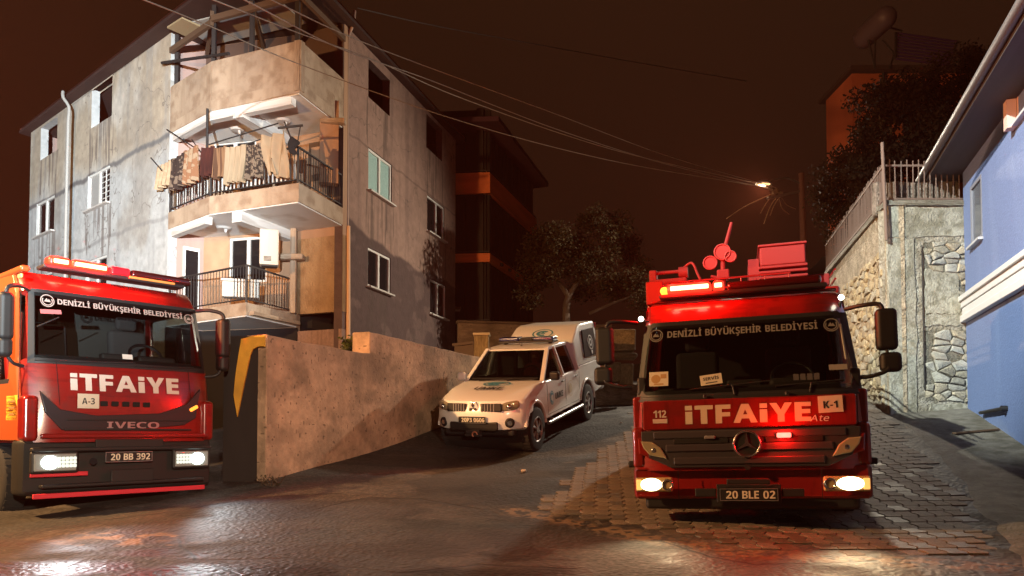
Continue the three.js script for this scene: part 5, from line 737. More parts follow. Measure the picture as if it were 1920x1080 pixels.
// ---- left truck
{
  const Lc = [-5.445, 8.2], Rc = [-4.03, 9.9], e = [1.415 / 2.212, 1.7 / 2.212], c = [Lc[0] + 1.415 * .54, Lc[1] + 1.7 * .54], gy = EYE - 1.07;
  const root = thing('fire_truck', 'red and orange fire truck with black grille and white headlights on the left edge', 'fire truck', V(c[0], gy, -c[1]), Math.atan2(e[1], e[0])); root.scale.y = 1.035;
  const X = px => { const a = (px - 960) / FPX; return ((8.2 * a + 5.445) / (1.415 - 1.7 * a) - .54) * 2.212; }, Y = (px, py) => { const a = (px - 960) / FPX, u = (8.2 * a + 5.445) / (1.415 - 1.7 * a), d = 8.2 + 1.7 * u; return (810 - py) / FPX * d + 1.07; }, XY = (px, py) => [X(px), Y(px, py)];
  const hw = 1.10, zx = x => { const q = Math.max(0, Math.abs(x) / hw - .76) / .24; return -.12 * q * q; };
  const taperA = v => { const k = 1 - .05 * smooth(1.8, 2.9, v.y); v.x *= k; if (v.z > -.7) v.z += zx(v.x / k) * (v.z > -.5 ? 1 : .4); };
  openCab(root, [[-.32, 2.62], [-.38, 2.72], [-.58, 2.86], [-.8, 2.90], [-1.9, 2.92], [-1.9, .92], [-.02, .92], [-.02, 1.3], [-.10, 1.80], [-.11, 1.84]], hw, .06, taperA, [-1.6, 1.62, -.36, 2.58], M.red, screenGlass); cabInside(root, 1.80, -.12);
  const rake = Math.atan(.265), zf = y => y < 1.3 ? -.02 : y < 1.82 ? -.02 - (y - 1.3) * .16 : -.11 - (y - 1.84) * .265;
  // windscreen
  const wsG = (x0, x1, xt0, xt1, y0, y1, off) => { const pos = [], idx = [], nx = 40, ny = 10; for (let i = 0; i <= nx; i++) for (let j = 0; j <= ny; j++) { const v = j / ny, u = i / nx, y = lerp(y0, y1, v), x = lerp(lerp(x0, xt0, v), lerp(x1, xt1, v), u); pos.push(x, y, zf(y) + zx(x) + off); } for (let i = 0; i < nx; i++) for (let j = 0; j < ny; j++) { const a = i * (ny + 1) + j; idx.push(a, a + ny + 1, a + 1, a + 1, a + ny + 1, a + ny + 2); } const g = new THREE.BufferGeometry(); g.setAttribute('position', new THREE.Float32BufferAttribute(pos, 3)); g.setIndex(idx); g.computeVertexNormals(); return g; };
  const db = M.black.clone(); db.side = THREE.DoubleSide; mesh('windscreen_surround', [wsG(-1.05, 1.05, -1.045, 1.045, 1.79, 1.88, .012), wsG(-1.0, 1.0, -1.0, 1.0, 2.56, 2.64, .012), wsG(-1.05, -.985, -1.0, -.94, 1.80, 2.63, .014), wsG(.985, 1.05, .94, 1.0, 1.80, 2.63, .014)], db, root); mesh('windscreen', wsG(-.99, .99, -.95, .95, 1.85, 2.60, .018), screenGlass, root);
  const pale = std(lin(.36, .27, .24), .6), on = (y, o = .021) => zf(y) + o;
  textOn(root, 'windscreen_lettering', 'DENİZLİ BÜYÜKŞEHİR BELEDİYESİ', 1.50, .066, pale, .03, 2.515, on(2.515), -rake); emblem(root, .075, -.83, 2.51, on(2.51) + .01 + zx(.83), -rake, pale); emblem(root, .065, .86, 2.49, on(2.49) + .012 + zx(.86), -rake, pale);
  { const m = mesh('sticker', box(.22, .05, .004, 0, 0, 0), std(lin(.5, .12, .12), .7), root, V(-.80, 2.385, on(2.385, .026))); m.rotation.set(-rake, 0, .08); const w = mesh('wiper', [bar(V(-.95, 2.2, on(2.2, .03) - .02), V(-.72, 2.33, on(2.33, .03)), .008), bar(V(-.8, 1.82, on(1.84, .03)), V(.1, 1.86, on(1.86, .04)), .01)], M.black, root); mesh('wiper', [bar(V(.1, 1.82, on(1.84, .03)), V(.85, 1.85, on(1.85, .03)), .01)], M.black, root); const ty = mesh('dash_paper', box(.12, .06, .004), M.letter, root, V(.02, 1.93, on(1.93, .024))); ty.rotation.x = -rake; }
  // orange cab side and its door toward the photographer
  const sm = -1; const sd = panel; { const sp = poly([[-1.86, .94], [-.06, .94], [-.06, 1.3], [-.16, 1.82], [-.36, 2.6], [-.6, 2.82], [-1.86, 2.86]]); sp.holes.push(rrect(-1.6, 1.62, -.40, 2.56, .08)); const g = ext(sp, .025, .004, 1); g.rotateY(-Math.PI / 2); g.translate(-hw + .005, 0, 0); mesh('side_panel', warp(g, taperA), M.orange, root); } mesh('roof_edge', rbox(.1, .07, 1.5, .03, -hw + .07, 2.86, -1.1), M.orange, root);
  { for (const [p, q] of [[[-1.62, 1.60], [-.38, 1.60]], [[-.38, 1.60], [-.44, 2.56]], [[-.44, 2.56], [-1.62, 2.58]]]) mesh('window_rubber', warp(sbar(V(-hw - .01, p[1], p[0]), V(-hw - .01, q[1], q[0]), .03, .05), taperA), M.black, root); mesh('door_sticker', box(.006, .27, .36, -hw - .021, 1.30, -.40), std(lin(.70, .40, .03), .6), root); mesh('sticker_print', [0, 1, 2].map(i => box(.004, .022, .22 - i * .03, -hw - .026, 1.37 - i * .07, -.40)), std(lin(.3, .12, .03), .7), root); mesh('door_seam', box(.004, 1.6, .01, -hw - .017, 1.8, -.2), M.black, root); mesh('side_lamp', rbox(.03, .05, .11, .02, -hw - .02, 2.74, -.22), std(lin(.7, .35, .12), .4), root); }
  // mirrors
  for (const s of [-1, 1]) { const a = mesh('mirror_arm', [tube([V(s * 1.0, 2.62, -.34), V(s * 1.14, 2.63, -.2), V(s * 1.27, 2.58, -.12), V(s * 1.29, 2.45, -.12)], .024), tube([V(s * 1.06, 1.75, -.22), V(s * 1.2, 1.78, -.14), V(s * 1.29, 1.9, -.12)], .02)], M.black, root); mesh('mirror', rbox(.16, .52, .2, .06, s * 1.29, 2.27, -.14), M.plastic, a); mesh('wide_mirror', rbox(.15, .22, .18, .06, s * 1.29, 1.94, -.14), M.plastic, a); mesh('pillar_trim', rbox(.06, .9, .12, .03, s * 1.06, 2.15, -.28), M.red, root).rotation.x = -rake; }
  // bonnet, letters
  const tilt = Math.atan(.16); textOn(root, 'front_lettering', 'İTFAİYE', 1.28, .185, std(lin(.66, .58, .52), .55), .0, 1.60, zf(1.6) + .014, -tilt, { short: true, fat: .03 });
  { const k = mesh('call_sign_card', box(.235, .165, .006), M.cream, root, V(X(165), Y(165, 760), zf(1.35) + .03)); textOn(k, 'card_text', 'A-3', .14, .07, M.ink, 0, 0, .0035); }
  mesh('vent', [0, 1, 2, 3, 4].map(i => rbox(.085, .06, .02, .01, -.28 + i * .125, 1.36, -.015)), M.dark, root); 
  mesh('panel_gap', [bar(V(-.78, 1.82, zf(1.82) + .012), V(-.76, 1.33, zf(1.33) + .012), .004, 4), bar(V(.78, 1.82, zf(1.82) + .012), V(.80, 1.33, zf(1.33) + .012), .004, 4), box(2.0, .006, .006, 0, 1.815, zf(1.815) + .012)], M.dark, root);
  // black V grille
  panel(root, 'grille', [XY(74, 742), XY(112, 775), XY(180, 786), XY(300, 782), XY(350, 765), XY(374, 738), XY(366, 790), XY(345, 803), XY(230, 812), XY(116, 812), XY(84, 780)].reverse(), .03, std(lin(.020, .020, .024), .4), -.022, .008);
  textOn(root, 'brand_lettering', 'IVECO', .62, .075, M.alu, .05, 1.115, .028); mesh('grille_bar', [rbox(1.5, .02, .015, .006, .03, 1.06, .020), rbox(1.45, .018, .015, .006, .03, 1.17, .020)], M.black, root);
  mesh('turn_light', rbox(.12, .045, .03, .015), glow(1, .28, .03, 2.5), root, V(X(362), 1.33, zx(.9) + .02)).rotation.z = .5;
  mesh('lower_lip', rbox(1.95, .05, .05, .015, .02, .99, .005), M.red, root);
  for (const s of [-1, 1]) mesh('corner_panel', rbox(.16, .5, .3, .05, s * 1.04, 1.18, -.18), M.red, root);
  // bumper
  { const g = ext(rrect(-1.13, .34, 1.13, .95, .06), .36, .04, 3); g.translate(0, 0, -.34); warp(g, v => { const q = Math.max(0, Math.abs(v.x) / 1.13 - .7) / .3; v.z -= .2 * q * q * (v.z > -.2 ? 1 : 0); }); mesh('bumper', toCreasedNormals(g, .6), M.plastic, root); }
  mesh('bumper_ledge', rbox(2.1, .05, .08, .02, 0, .84, -.0), M.black, root); mesh('air_intake', [rbox(.8, .10, .03, .01, .02, .9, .012), rbox(.5, .15, .03, .01, .05, .52, .012)], M.black, root); mesh('bumper_step', rbox(1.9, .04, .1, .015, 0, .44, .0), M.black, root);
  mesh('red_strip', rbox(2.0, .055, .03, .01, -.02, .335, .0), M.stripe, root); mesh('red_strip', rbox(.60, .05, .02, .01, -.74, .565, -.03), M.stripe, root);
  for (const s of [-1, 1]) { const cx = s * .80, h = mesh('headlight', rbox(.50, .25, .06, .05, cx, .70, -.02), M.black, root); mesh('headlight_glass', rbox(.44, .19, .03, .04, cx, .70, .005), new THREE.MeshPhysicalMaterial({ color: lin(.3, .33, .33), roughness: .1, clearcoat: 1 }), h); mesh('lit_lens', warp(new THREE.SphereGeometry(.075, 18, 12), v => { v.z *= .4; v.x *= 1.2; }).translate(cx + (s < 0 ? -.06 : .07), .70, .022), glow(.85, 1, .92, 12), h); const cells = []; for (let i = 0; i < 5; i++) for (let j = 0; j < 3; j++) cells.push(rbox(.036, .036, .016, .008, cx + (s < 0 ? .04 : -.19) + i * .04, .66 + j * .041, .020)); mesh('lit_strip', cells, glow(.85, .95, .86, .9), h); spot(V(cx, .70, .12), V(cx, .25, 8), new THREE.Color(.85, .97, 1), 14, 40, 1, 2, root); wheel(root, s * .92, .45, -1.3, .45, .27, M.alu); wheel(root, s * .92, .45, -4.6, .45, .3, M.alu); }
  mesh('fog_lens', cyl(.04, .04, .02, 18, -.4, .70, .012, Math.PI / 2), M.pane, root); plate(root, .55, .12, '20 BB 392', X(241), Y(241, 860), .035, .0);
  // roof bar
  const lb = mesh('light_bar', rbox(1.72, .05, .26, .02, .06, 2.95, -.62), M.black, root); const lc = glow(1, .03, .012, 2.4), core = glow(1, .62, .24, 5); mesh('lit_beacon', rbox(.24, .12, .2, .045, -.62, 3.025, -.60), lc, lb); mesh('lit_beacon', rbox(.42, .12, .2, .045, -.27, 3.025, -.60), lc, lb); mesh('beacon_core', rbox(.16, .05, .02, .01, -.61, 3.025, -.497), core, lb); mesh('beacon_core', rbox(.36, .05, .02, .01, -.27, 3.025, -.497), core, lb); mesh('red_cover', rbox(.24, .11, .22, .03, .09, 3.02, -.61), new THREE.MeshPhysicalMaterial({ color: lin(.5, .01, .02), roughness: .2, clearcoat: 1, emissive: lin(1, .02, .02), emissiveIntensity: .35 }), lb); mesh('unlit_beacon', rbox(.80, .10, .22, .04, .62, 3.02, -.61), new THREE.MeshPhysicalMaterial({ color: lin(.035, .006, .006), roughness: .2, clearcoat: 1 }), lb); mesh('amber_strip', rbox(.6, .03, .02, .008, .48, 2.965, -.487), std(lin(.6, .25, .06), .4), lb);
  for (const x of [-.65, -.2]) { point(V(x, 3.16, -.5), RED, 13, 3, root); point(V(x, 3.02, -.40), RED, 3.0, 3, root); }
  mesh('body', rbox(2.3, 2.3, 4.4, .04, 0, 1.85, -4.25), M.red, root); mesh('chassis', box(.9, .25, 6, 0, .6, -3.2), M.iron, root);
}
// ---- white rescue pickup coming down the street
{
  const root = thing('pickup_truck', 'white rescue pickup with roof light bar and hard canopy coming down the street', 'pickup', V(.27, 0, -15.46)); root.rotation.order = 'YXZ'; root.rotation.set(.20, -.423, -.025);
  root.position.y = EYE + .0;
  const W = .89, front = v => { const q = Math.abs(v.x) / W; if (v.z > 1.2) v.z -= .30 * Math.pow(q, 3) * smooth(1.3, 2.1, v.z); if (v.z < -2.3) v.z += .06 * q ** 4; const up = smooth(.75, 1.15, v.y); v.x *= 1 - .045 * up - .03 * smooth(1.6, 2.3, v.z); };
  // lower body side profile with wheel arches
  const s = new THREE.Shape(); s.moveTo(2.14, .45); s.lineTo(2.27, .50); s.lineTo(2.31, .66); s.lineTo(2.27, .84); s.lineTo(2.18, 1.0); s.quadraticCurveTo(1.9, 1.10, .93, 1.20); s.lineTo(.8, 1.18); s.lineTo(-1.0, 1.18); s.lineTo(-1.03, 1.24); s.lineTo(-2.68, 1.24); s.lineTo(-2.72, .62); s.lineTo(-2.62, .56); s.lineTo(-1.96, .5); s.absarc(-1.5, .42, .46, Math.PI - .17, .17, true); s.lineTo(-1.04, .46); s.lineTo(1.04, .46); s.lineTo(1.045, .5); s.absarc(1.5, .42, .46, Math.PI - .17, .17, true); s.lineTo(2.14, .45);
  const lb = new THREE.ExtrudeGeometry(s, { depth: 2 * (W - .06), steps: 14, bevelEnabled: true, bevelThickness: .06, bevelSize: .045, bevelOffset: -.045, bevelSegments: 4, curveSegments: 16 }); lb.translate(0, 0, -(W - .06)); lb.rotateY(-Math.PI / 2); warp(lb, front); mesh('body', toCreasedNormals(lb, .7), M.white, root);
  for (const k of [-1, 1]) mesh('arch_liner', cyl(.45, .45, 1.5, 24, 0, .42, k * 1.5, 0, 0, Math.PI / 2), M.dark, root);
  for (const sx of [-1, 1]) for (const z of [1.5, -1.5]) { wheel(root, sx * .78, .375, z, .412, .26, M.alu, 6); const fl = place(new THREE.TorusGeometry(.475, .035, 8, 24, Math.PI * .94), sx * .875, .42, z, 0, Math.PI / 2, 0); fl.applyMatrix4(new THREE.Matrix4()); mesh('fender_flare', fl, M.white, root); }
  // cabin: roof and pillars, glass between
  const roofPts = [[.18, 1.735], [.0, 1.775], [-.55, 1.79], [-1.02, 1.775], [-1.02, 1.72], [.2, 1.70]], rg = new THREE.ExtrudeGeometry(poly(roofPts), { depth: 1.24, steps: 6, bevelEnabled: true, bevelThickness: .05, bevelSize: .02, bevelOffset: -.02, bevelSegments: 3 }); rg.translate(0, 0, -.62); rg.rotateY(-Math.PI / 2); mesh('roof', toCreasedNormals(rg, .7), M.white, root);
  for (const x of [-1, 1]) { const pil = [], b = .80, t = .645; pil.push(sbar(V(x * b, 1.16, .92), V(x * t, 1.73, .17), .075, .075), sbar(V(x * (b + .03), 1.16, -.12), V(x * t, 1.74, -.12), .05, .10), sbar(V(x * (b + .03), 1.16, -.98), V(x * (t + .01), 1.74, -.92), .06, .14), sbar(V(x * t, 1.735, .2), V(x * t, 1.745, -1), .06, .05)); mesh('pillar', pil, M.white, root); }
  const quad = (a, b, c, d, th = .01) => { const n = b.clone().sub(a).cross(d.clone().sub(a)).normalize().multiplyScalar(th), P = [a, b, c, d], Q = P.map(p => p.clone().sub(n)), pos = []; const tri = (...v) => v.forEach(p => pos.push(p.x, p.y, p.z)); tri(P[0], P[1], P[2]); tri(P[0], P[2], P[3]); tri(Q[2], Q[1], Q[0]); tri(Q[3], Q[2], Q[0]); for (let i = 0; i < 4; i++) { const j = (i + 1) % 4; tri(P[j], P[i], Q[i]); tri(P[j], Q[i], Q[j]); } const g = new THREE.BufferGeometry(); g.setAttribute('position', new THREE.Float32BufferAttribute(pos, 3)); g.computeVertexNormals(); return g; };
  const tint = new THREE.MeshPhysicalMaterial({ color: lin(.42, .45, .45), transmission: 1, roughness: .04, thickness: 0, ior: 1.5, side: THREE.DoubleSide });
  mesh('windscreen', quad(V(-.77, 1.175, .955), V(.77, 1.175, .955), V(.61, 1.715, .235), V(-.61, 1.715, .235)), tint, root); mesh('windscreen_seal', [sbar(V(-.8, 1.17, .965), V(.8, 1.17, .965), .05, .03), bar(V(-.5, 1.2, .97), V(.2, 1.23, .93), .01), bar(V(.1, 1.2, .97), V(.65, 1.22, .93), .01)], M.black, root);
  for (const x of [-1, 1]) for (const [z0, z1, t0, t1] of [[.80, -.07, .13, -.07], [-.17, -.90, -.17, -.86]]) { const q = x > 0 ? [V(.825, 1.185, z0), V(.835, 1.185, z1), V(.665, 1.71, t1), V(.66, 1.71, t0)] : [V(-.835, 1.185, z1), V(-.825, 1.185, z0), V(-.66, 1.71, t0), V(-.665, 1.71, t1)]; mesh('side_window', quad(...q), tint, root); }
  mesh('cabin_lining', [box(1.5, .05, 1.9, 0, 1.17, -.05), box(1.3, .5, .04, 0, 1.45, -1.0), rbox(1.45, .1, .35, .04, 0, 1.2, .72)], M.dark, root); for (const x of [-.37, .37]) mesh('seat', [rbox(.46, .62, .14, .06, x, 1.36, -.12, -.2), rbox(.24, .18, .1, .04, x, 1.6, -.2)], M.black, root); mesh('steering_wheel', place(new THREE.TorusGeometry(.17, .016, 8, 24), .37, 1.27, .42, -.5), M.black, root);
  // canopy over the bed
  const cs = [[-.98, 1.22], [-.98, 1.72], [-1.06, 1.80], [-1.5, 2.06], [-1.72, 2.10], [-2.6, 2.10], [-2.68, 2.02], [-2.72, 1.22]], cg = new THREE.ExtrudeGeometry(poly(cs), { depth: 1.6, steps: 6, bevelEnabled: true, bevelThickness: .06, bevelSize: .05, bevelOffset: -.05, bevelSegments: 3 }); cg.translate(0, 0, -.8); cg.rotateY(-Math.PI / 2); warp(cg, v => { v.x *= 1 - .15 * smooth(1.3, 2.1, v.y); }); mesh('canopy', toCreasedNormals(cg, .5), M.white, root);
  for (const x of [-1, 1]) { const a = quad(...(x > 0 ? [V(.862, 1.36, -1.50), V(.862, 1.36, -2.42), V(.775, 1.96, -2.40), V(.775, 1.96, -1.62)] : [V(-.862, 1.36, -2.42), V(-.862, 1.36, -1.50), V(-.775, 1.96, -1.62), V(-.775, 1.96, -2.40)]), .02); a.translate(x * .012, 0, 0); const p = mesh('canopy_window', a, std(lin(.02, .008, .008), .35), root); const wm = std(lin(.6, .58, .56), .6, { side: THREE.DoubleSide }); for (const [nm, g] of [['window_ring', new THREE.RingGeometry(.14, .165, 28)], ['window_emblem', new THREE.RingGeometry(.05, .09, 20)], ['window_mark', new THREE.ShapeGeometry(poly([[-.05, -.18], [.05, -.18], [.03, -.26], [-.03, -.26]]))]]) { const em = mesh(nm, g, wm, p, V(x * .846, 1.66, -2.0)); em.rotation.set(-.145, x * Math.PI / 2, 0, 'YXZ'); } }
  { const m = mesh('canopy_emblem', [new THREE.RingGeometry(.86, 1, 36), new THREE.RingGeometry(.30, .62, 28, 1, .6, 4.6), new THREE.ShapeGeometry(poly([[-.3, -.1], [0, .4], [.3, -.1]]))].map(g => g.scale(.22, .13, 1)), std(M.teal.color, .5, { side: THREE.DoubleSide }), root, V(0, 1.935, -1.275)); m.rotation.x = -1.03; m.scale.set(1.1, 1.2, 1); }
  // light bar, aerial
  { const l = mesh('light_bar', rbox(1.24, .05, .30, .02, 0, 1.84, -.42), M.black, root); for (const x of [-1, 1]) mesh('beacon_cover', rbox(.45, .08, .28, .035, x * .385, 1.895, -.42), M.blueglass, l); mesh('bar_centre', rbox(.3, .07, .24, .02, 0, 1.888, -.42), M.plastic, l); mesh('bar_foot', [box(.05, .08, .1, -.5, 1.80, -.42), box(.05, .08, .1, .5, 1.80, -.42)], M.black, root); mesh('aerial', [bar(V(0, 1.77, -.06), V(0, 1.86, -.12), .006), cyl(.02, .025, .02, 10, 0, 1.78, -.06)], M.black, root); }
  // face
  const fz = x => -.30 * Math.pow(Math.abs(x) / W, 3);
  for (const sx of [-1, 1]) {
    mesh('grille', [rbox(.40, .15, .05, .02, sx * .34, .895, 2.245 + fz(.34), -.15, sx * .06)], M.black, root); const gl = []; for (let i = 0; i < 7; i++) gl.push(box(.012, .14, .03, sx * (.18 + i * .055), .895, 2.265 + fz(.18 + i * .055), -.15)); mesh('grille_rib', gl, std(lin(.25, .25, .25), .4), root);
    const hg = warp(new THREE.SphereGeometry(1, 20, 14), v => { const p = 3.2, m = Math.pow(Math.abs(v.x) ** p + Math.abs(v.y) ** p, 1 / p) || 1, l = Math.hypot(v.x, v.y) || 1; v.x *= l / m * .175; v.y *= l / m * .085; v.z *= .045; v.y += v.x * sx * .16; }); hg.rotateY(sx * .46); mesh('headlight', hg, new THREE.MeshPhysicalMaterial({ color: lin(.42, .36, .24), roughness: .12, clearcoat: 1, metalness: .4 }), root, V(sx * .655, .905, 2.115)); mesh('reflector', place(new THREE.SphereGeometry(.05, 12, 10), sx * .66, .905, 2.17), M.chrome, root);
    mesh('fog_lamp', [place(new THREE.TorusGeometry(.055, .018, 8, 22), sx * .66, .62, 2.19, 0, sx * .4), place(new THREE.TorusGeometry(.07, .018, 8, 22), sx * .66, .62, 2.175, 0, sx * .4)], M.black, root); mesh('fog_lens', cyl(.05, .05, .03, 18, sx * .66, .62, 2.185, Math.PI / 2, sx * .4), M.chrome, root);
    const mr = mesh('side_mirror', [rbox(.20, .17, .10, .05, sx * .99, 1.26, .72), bar(V(sx * .84, 1.2, .74), V(sx * .93, 1.22, .73), .02)], sx > 0 ? M.black : M.white, root); mesh('mirror_glass', rbox(.16, .13, .01, .005, sx * .99, 1.26, .665), M.chrome, mr);
    mesh('running_board', [bar(V(sx * .93, .40, 1.0), V(sx * .93, .40, -1.0), .035, 10), ...[.6, 0, -.6].map(z => bar(V(sx * .7, .45, z), V(sx * .93, .40, z), .02))], M.alu, root);
    for (const z of [.0, -.82]) mesh('door_handle', rbox(.03, .03, .14, .012, sx * .885, 1.06, z - .02), M.black, root);
    for (const z of [.88, -.14, -1.0]) mesh('door_seam', box(.004, .62, .008, sx * .888, .82, z), M.black, root); mesh('sill_seam', box(.004, .008, 1.85, sx * .890, .54, -.05), M.black, root);
    const ed = mesh('door_emblem', [new THREE.RingGeometry(.09, .105, 24), new THREE.RingGeometry(.045, .08, 24, 1, .6, 4.5)].map(g => g.scale(1, 1.3, 1)), std(M.teal.color, .5, { side: THREE.DoubleSide }), root, V(sx * .8925, .83, .66)); ed.rotation.y = sx * Math.PI / 2;
    textOn(root, 'door_lettering', 'UMKE', .44, .12, M.ink, sx * .8915, .83, .26, 0, {}, sx * Math.PI / 2); const r2 = mesh('door_emblem', [new THREE.RingGeometry(.15, .165, 28), new THREE.CircleGeometry(.10, 20)], std(lin(.62, .58, .44), .6, { side: THREE.DoubleSide }), root, V(sx * .8925, .86, -.42)); r2.rotation.y = sx * Math.PI / 2;
    mesh('tail_light', rbox(.08, .5, .07, .02, sx * .80, 1.0, -2.70), std(lin(.5, .02, .02), .3), root); mesh('upper_tail_light', rbox(.05, .12, .05, .015, sx * .74, 2.0, -2.66), std(lin(.5, .03, .03), .3), root); mesh('mud_flap', box(.24, .28, .015, sx * .78, .30, -2.0), M.rubber, root);
  }
  mesh('badge', [[0, .045, 0], [-.045, -.03, 2.1], [.045, -.03, -2.1]].map(([x, y, a]) => { const g = ext(poly([[0, -.05], [.032, 0], [0, .05], [-.032, 0]]), .012, .003, 1); g.rotateZ(a); g.translate(x, y, 0); return g; }), M.chrome, root, V(0, .90, 2.262)); mesh('badge_panel', ext(poly([[-.13, -.09], [.13, -.09], [.05, .1], [-.05, .1]]), .03, .01, 2).translate(0, .90, 2.22), M.white, root);
  mesh('air_intake', rbox(.95, .14, .05, .05, 0, .575, 2.278), M.black, root); mesh('air_intake_slot', rbox(.9, .06, .04, .02, 0, .52, 2.285), M.dark, root); plate(root, .54, .12, '20P3 0606', 0, .69, 2.325); mesh('skid_plate', rbox(1.4, .14, .3, .05, 0, .42, 1.96), M.black, root); mesh('winch', [cyl(.05, .05, .26, 16, 0, .46, 2.3, 0, 0, Math.PI / 2), rbox(.34, .05, .06, .02, 0, .41, 2.31)], M.iron, root); mesh('tow_hook', [place(new THREE.TorusGeometry(.05, .014, 8, 18, 4), .05, .43, 2.36)], std(lin(.5, .2, .12), .4, { metalness: .5 }), root); mesh('rear_bumper', rbox(1.7, .18, .22, .05, 0, .58, -2.8), M.alu, root);
  // bonnet print lies on the sloping bonnet
  const hs = -Math.PI / 2 + .10, hy = z => 1.20 - (z - .93) * .105 + .012; textOn(root, 'bonnet_lettering', 'UMKE', .56, .20, M.ink, 0, hy(1.58) + .006, 1.58, hs); { const m = mesh('bonnet_emblem', [new THREE.RingGeometry(.84, 1, 36), new THREE.RingGeometry(.25, .7, 28, 1, .5, 4.7), new THREE.CircleGeometry(.2, 16)].map(g => g.scale(.29, .17, 1)), std(M.teal.color, .5, { side: THREE.DoubleSide }), root, V(.02, hy(1.25) + .008, 1.25)); m.rotation.x = hs; }
  // driver: one continuous figure in the seat
  const mc = new MarchingCubes(44, new THREE.MeshStandardMaterial(), false, false, 60000), R = 1; mc.isolation = 0; const J = (x, y, z) => V(x, y, z);
  const bones = [[J(0, -.35, -.05), J(0, .02, 0), .17, .16], [J(-.17, .08, 0), J(.17, .08, 0), .085, .085], [J(0, .08, .0), J(0, .2, .02), .055, .05], [J(0, .26, .03), J(0, .34, .03), .085, .09], [J(.2, .06, 0), J(.25, -.17, .06), .06, .045], [J(-.2, .06, 0), J(-.24, -.17, .06), .06, .045], [J(.25, -.17, .06), J(.13, -.06, .33), .043, .032], [J(-.24, -.17, .06), J(-.13, -.06, .33), .043, .032], [J(.13, -.06, .33), J(.11, -.02, .40), .036, .03], [J(-.13, -.06, .33), J(-.11, -.02, .40), .036, .03], [J(0, .27, .12), J(0, .28, .135), .018, .018]];
  const n = mc.size, half = n / 2, sc = .52; for (let k = 0; k < n; k++) for (let j = 0; j < n; j++) for (let i = 0; i < n; i++) { const p = V((i - half) / half * sc, (j - half) / half * sc, (k - half) / half * sc); let d = 1e9; for (const [a, b, r0, r1] of bones) { const ab = b.clone().sub(a), t = Math.max(0, Math.min(1, p.clone().sub(a).dot(ab) / ab.lengthSq())), q = p.distanceTo(a.clone().addScaledVector(ab, t)) - lerp(r0, r1, t), h = Math.max(0, .05 - Math.abs(d - q)) / .05; d = Math.min(d, q) - (d > 1e8 ? 0 : h * h * .05 / 4); } mc.field[k * n * n + j * n + i] = -d; }
  mc.update(); const cnt = mc.count ?? mc.geometry.drawRange.count, pg = new THREE.BufferGeometry(); pg.setAttribute('position', new THREE.BufferAttribute(mc.positionArray.slice(0, cnt * 3).map(v => v * sc), 3)); pg.setAttribute('normal', new THREE.BufferAttribute(mc.normalArray.slice(0, cnt * 3), 3));
  root.updateMatrixWorld(true); const dp = root.localToWorld(V(.37, 1.27, .08)), dr = thing('person', 'driver in dark red jacket seated behind the wheel of the white pickup', 'person', dp); dr.quaternion.copy(root.quaternion); mesh('body', pg, std(lin(.22, .05, .045), .85), dr); mesh('head_skin', place(warp(new THREE.SphereGeometry(1, 18, 14), v => { v.x *= .078; v.y *= .11; v.z *= .09; if (v.z > .06 && Math.abs(v.x) < .02 && v.y < .03 && v.y > -.03) v.z += .015; }), 0, .30, .036), std(lin(.42, .22, .15), .7), dr); mesh('hair', place(new THREE.SphereGeometry(.1, 16, 10, 0, 6.3, 0, 1.3), 0, .325, .015), std(lin(.02, .015, .012), .9), dr); mesh('eye', [-1, 1].map(k => place(new THREE.SphereGeometry(.011, 8, 6), k * .03, .315, .118)), M.ink, dr);
}
// ------------------------------------------------------------------ lamps behind the photographer: street lamps and added flood lamps
function streetLamp(label, foot, head, aim, color, cd, angle, pen, k) {
  const t = thing('street_lamp', label, 'street lamp', V(foot[0], H(foot[0], foot[1]), foot[1])), R = V(head[0], head[1], head[2]).sub(t.position);
  mesh('pole', bar(V(0, 0, 0), V(0, R.y - .2, 0), .09, 12, .06), M.steel, t); mesh('arm', tube([V(0, R.y - .3, 0), V(R.x * .3, R.y + .1, R.z * .3), V(R.x, R.y + .12, R.z)], .035), M.steel, t);
  mesh('lamp_head', rbox(.5, .12, .28, .05, R.x, R.y + .12, R.z), M.steel, t); mesh('lamp_lens', rbox(.4, .03, .22, .012, R.x, R.y + .045, R.z), glow(color.r, color.g, color.b, k), t);
  if (angle) spot(V(head[0], head[1] - .06, head[2]), V(...aim), color, cd, angle, pen, 5); else point(V(head[0], head[1] - .06, head[2]), color, cd, 5); return t;
}
streetLamp('sodium street lamp on a pole beyond the left edge of the frame', [-11.2, -5.6], [-9.7, EYE + 4.9, -6.3], null, SODIUM, L.sodium, 0, 0, 4);
streetLamp('taller white street lamp on a pole beyond the left edge of the frame', [-8.6, -2], [-7, EYE + 10.2, -2.6], [8.0, EYE + 3.7, -12.4], NEUTRAL, L.led, 17, .55, 4);
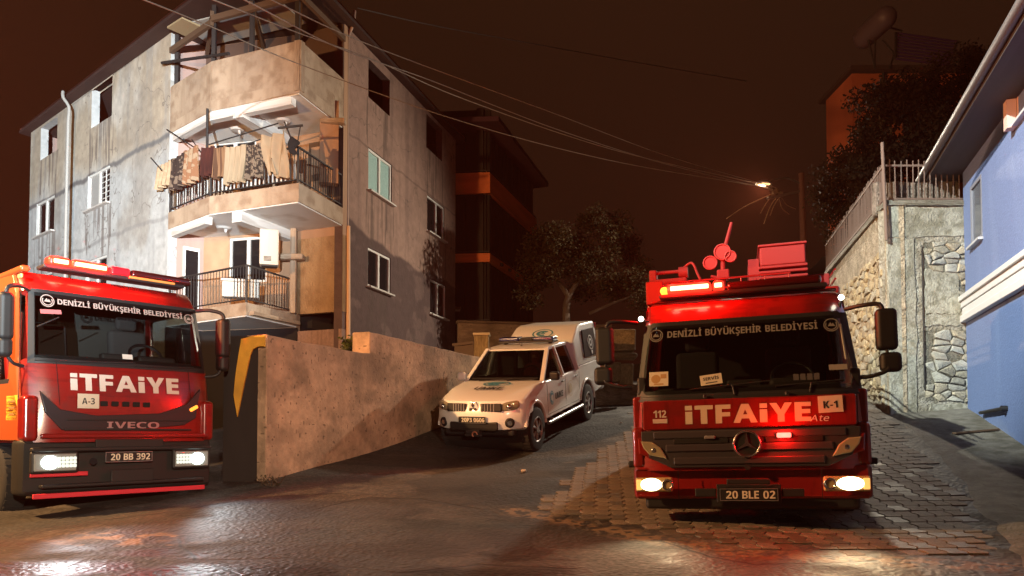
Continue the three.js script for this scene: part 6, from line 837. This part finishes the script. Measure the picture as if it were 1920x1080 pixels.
{ // added unseen flood lamp, behind the photographer on the right, aimed at the left truck and the wall
  const p = V(2.5, EYE + 2.3, 5), t = thing('added_floodlight', 'added warm tripod lamp out of view behind the photographer on the right, aimed at the retaining wall', 'added_floodlight', V(p.x, H(p.x, p.z), p.z)), h = p.y - t.position.y, aim = V(-4.2, EYE + .4, -10), dir = aim.clone().sub(p).normalize();
  mesh('mast', bar(V(0, .3, 0), V(0, h - .1, 0), .025), M.steel, t); for (let i = 0; i < 3; i++) { const a = i * 2.094; mesh('leg', bar(V(0, .6, 0), V(Math.cos(a) * .5, 0, Math.sin(a) * .5), .018), M.steel, t); }
  const hd = mesh('lamp_head', rbox(.4, .3, .1, .03), M.black, t, V(0, h, 0)); hd.lookAt(aim); mesh('lamp_lens', rbox(.34, .24, .02, .008, 0, 0, .06), glow(1, .8, .55, 5), hd); spot(p.clone().addScaledVector(dir, .1), aim, new THREE.Color(1, .78, .54), L.work, 20, .8, 6);
}
{ // unseen tripod lamp added for the cool light on the apartment block
  const p = V(2, EYE + .6, 16), t = thing('added_floodlight', 'added white tripod lamp out of view behind the photographer, aimed at the apartment block', 'added_floodlight', V(p.x, H(p.x, p.z), p.z)), h = p.y - t.position.y; const aim = V(-16, EYE + 8, -26.5), dir = aim.clone().sub(p).normalize();
  mesh('mast', bar(V(0, .3, 0), V(0, h - .1, 0), .025), M.steel, t); for (let i = 0; i < 3; i++) { const a = i * 2.094; mesh('leg', bar(V(0, .6, 0), V(Math.cos(a) * .5, 0, Math.sin(a) * .5), .018), M.steel, t); }
  const hd = mesh('lamp_head', rbox(.4, .3, .1, .03), M.black, t, V(0, h, 0)); hd.lookAt(aim); mesh('lamp_lens', rbox(.34, .24, .02, .008, 0, 0, .06), glow(.82, .95, 1, 5), hd); spot(p.clone().addScaledVector(dir, .1), aim, COOL, L.flood, 13, 1, 6);
}
spot(lampHead.clone().add(V(0, -.12, 0)), V(-2, EYE, -15), WARM, L.far, 75, .5, 5);
scene.traverse(o => { if (o.isMesh) { o.castShadow = true; o.receiveShadow = true; } });
renderer.render(scene, camera);
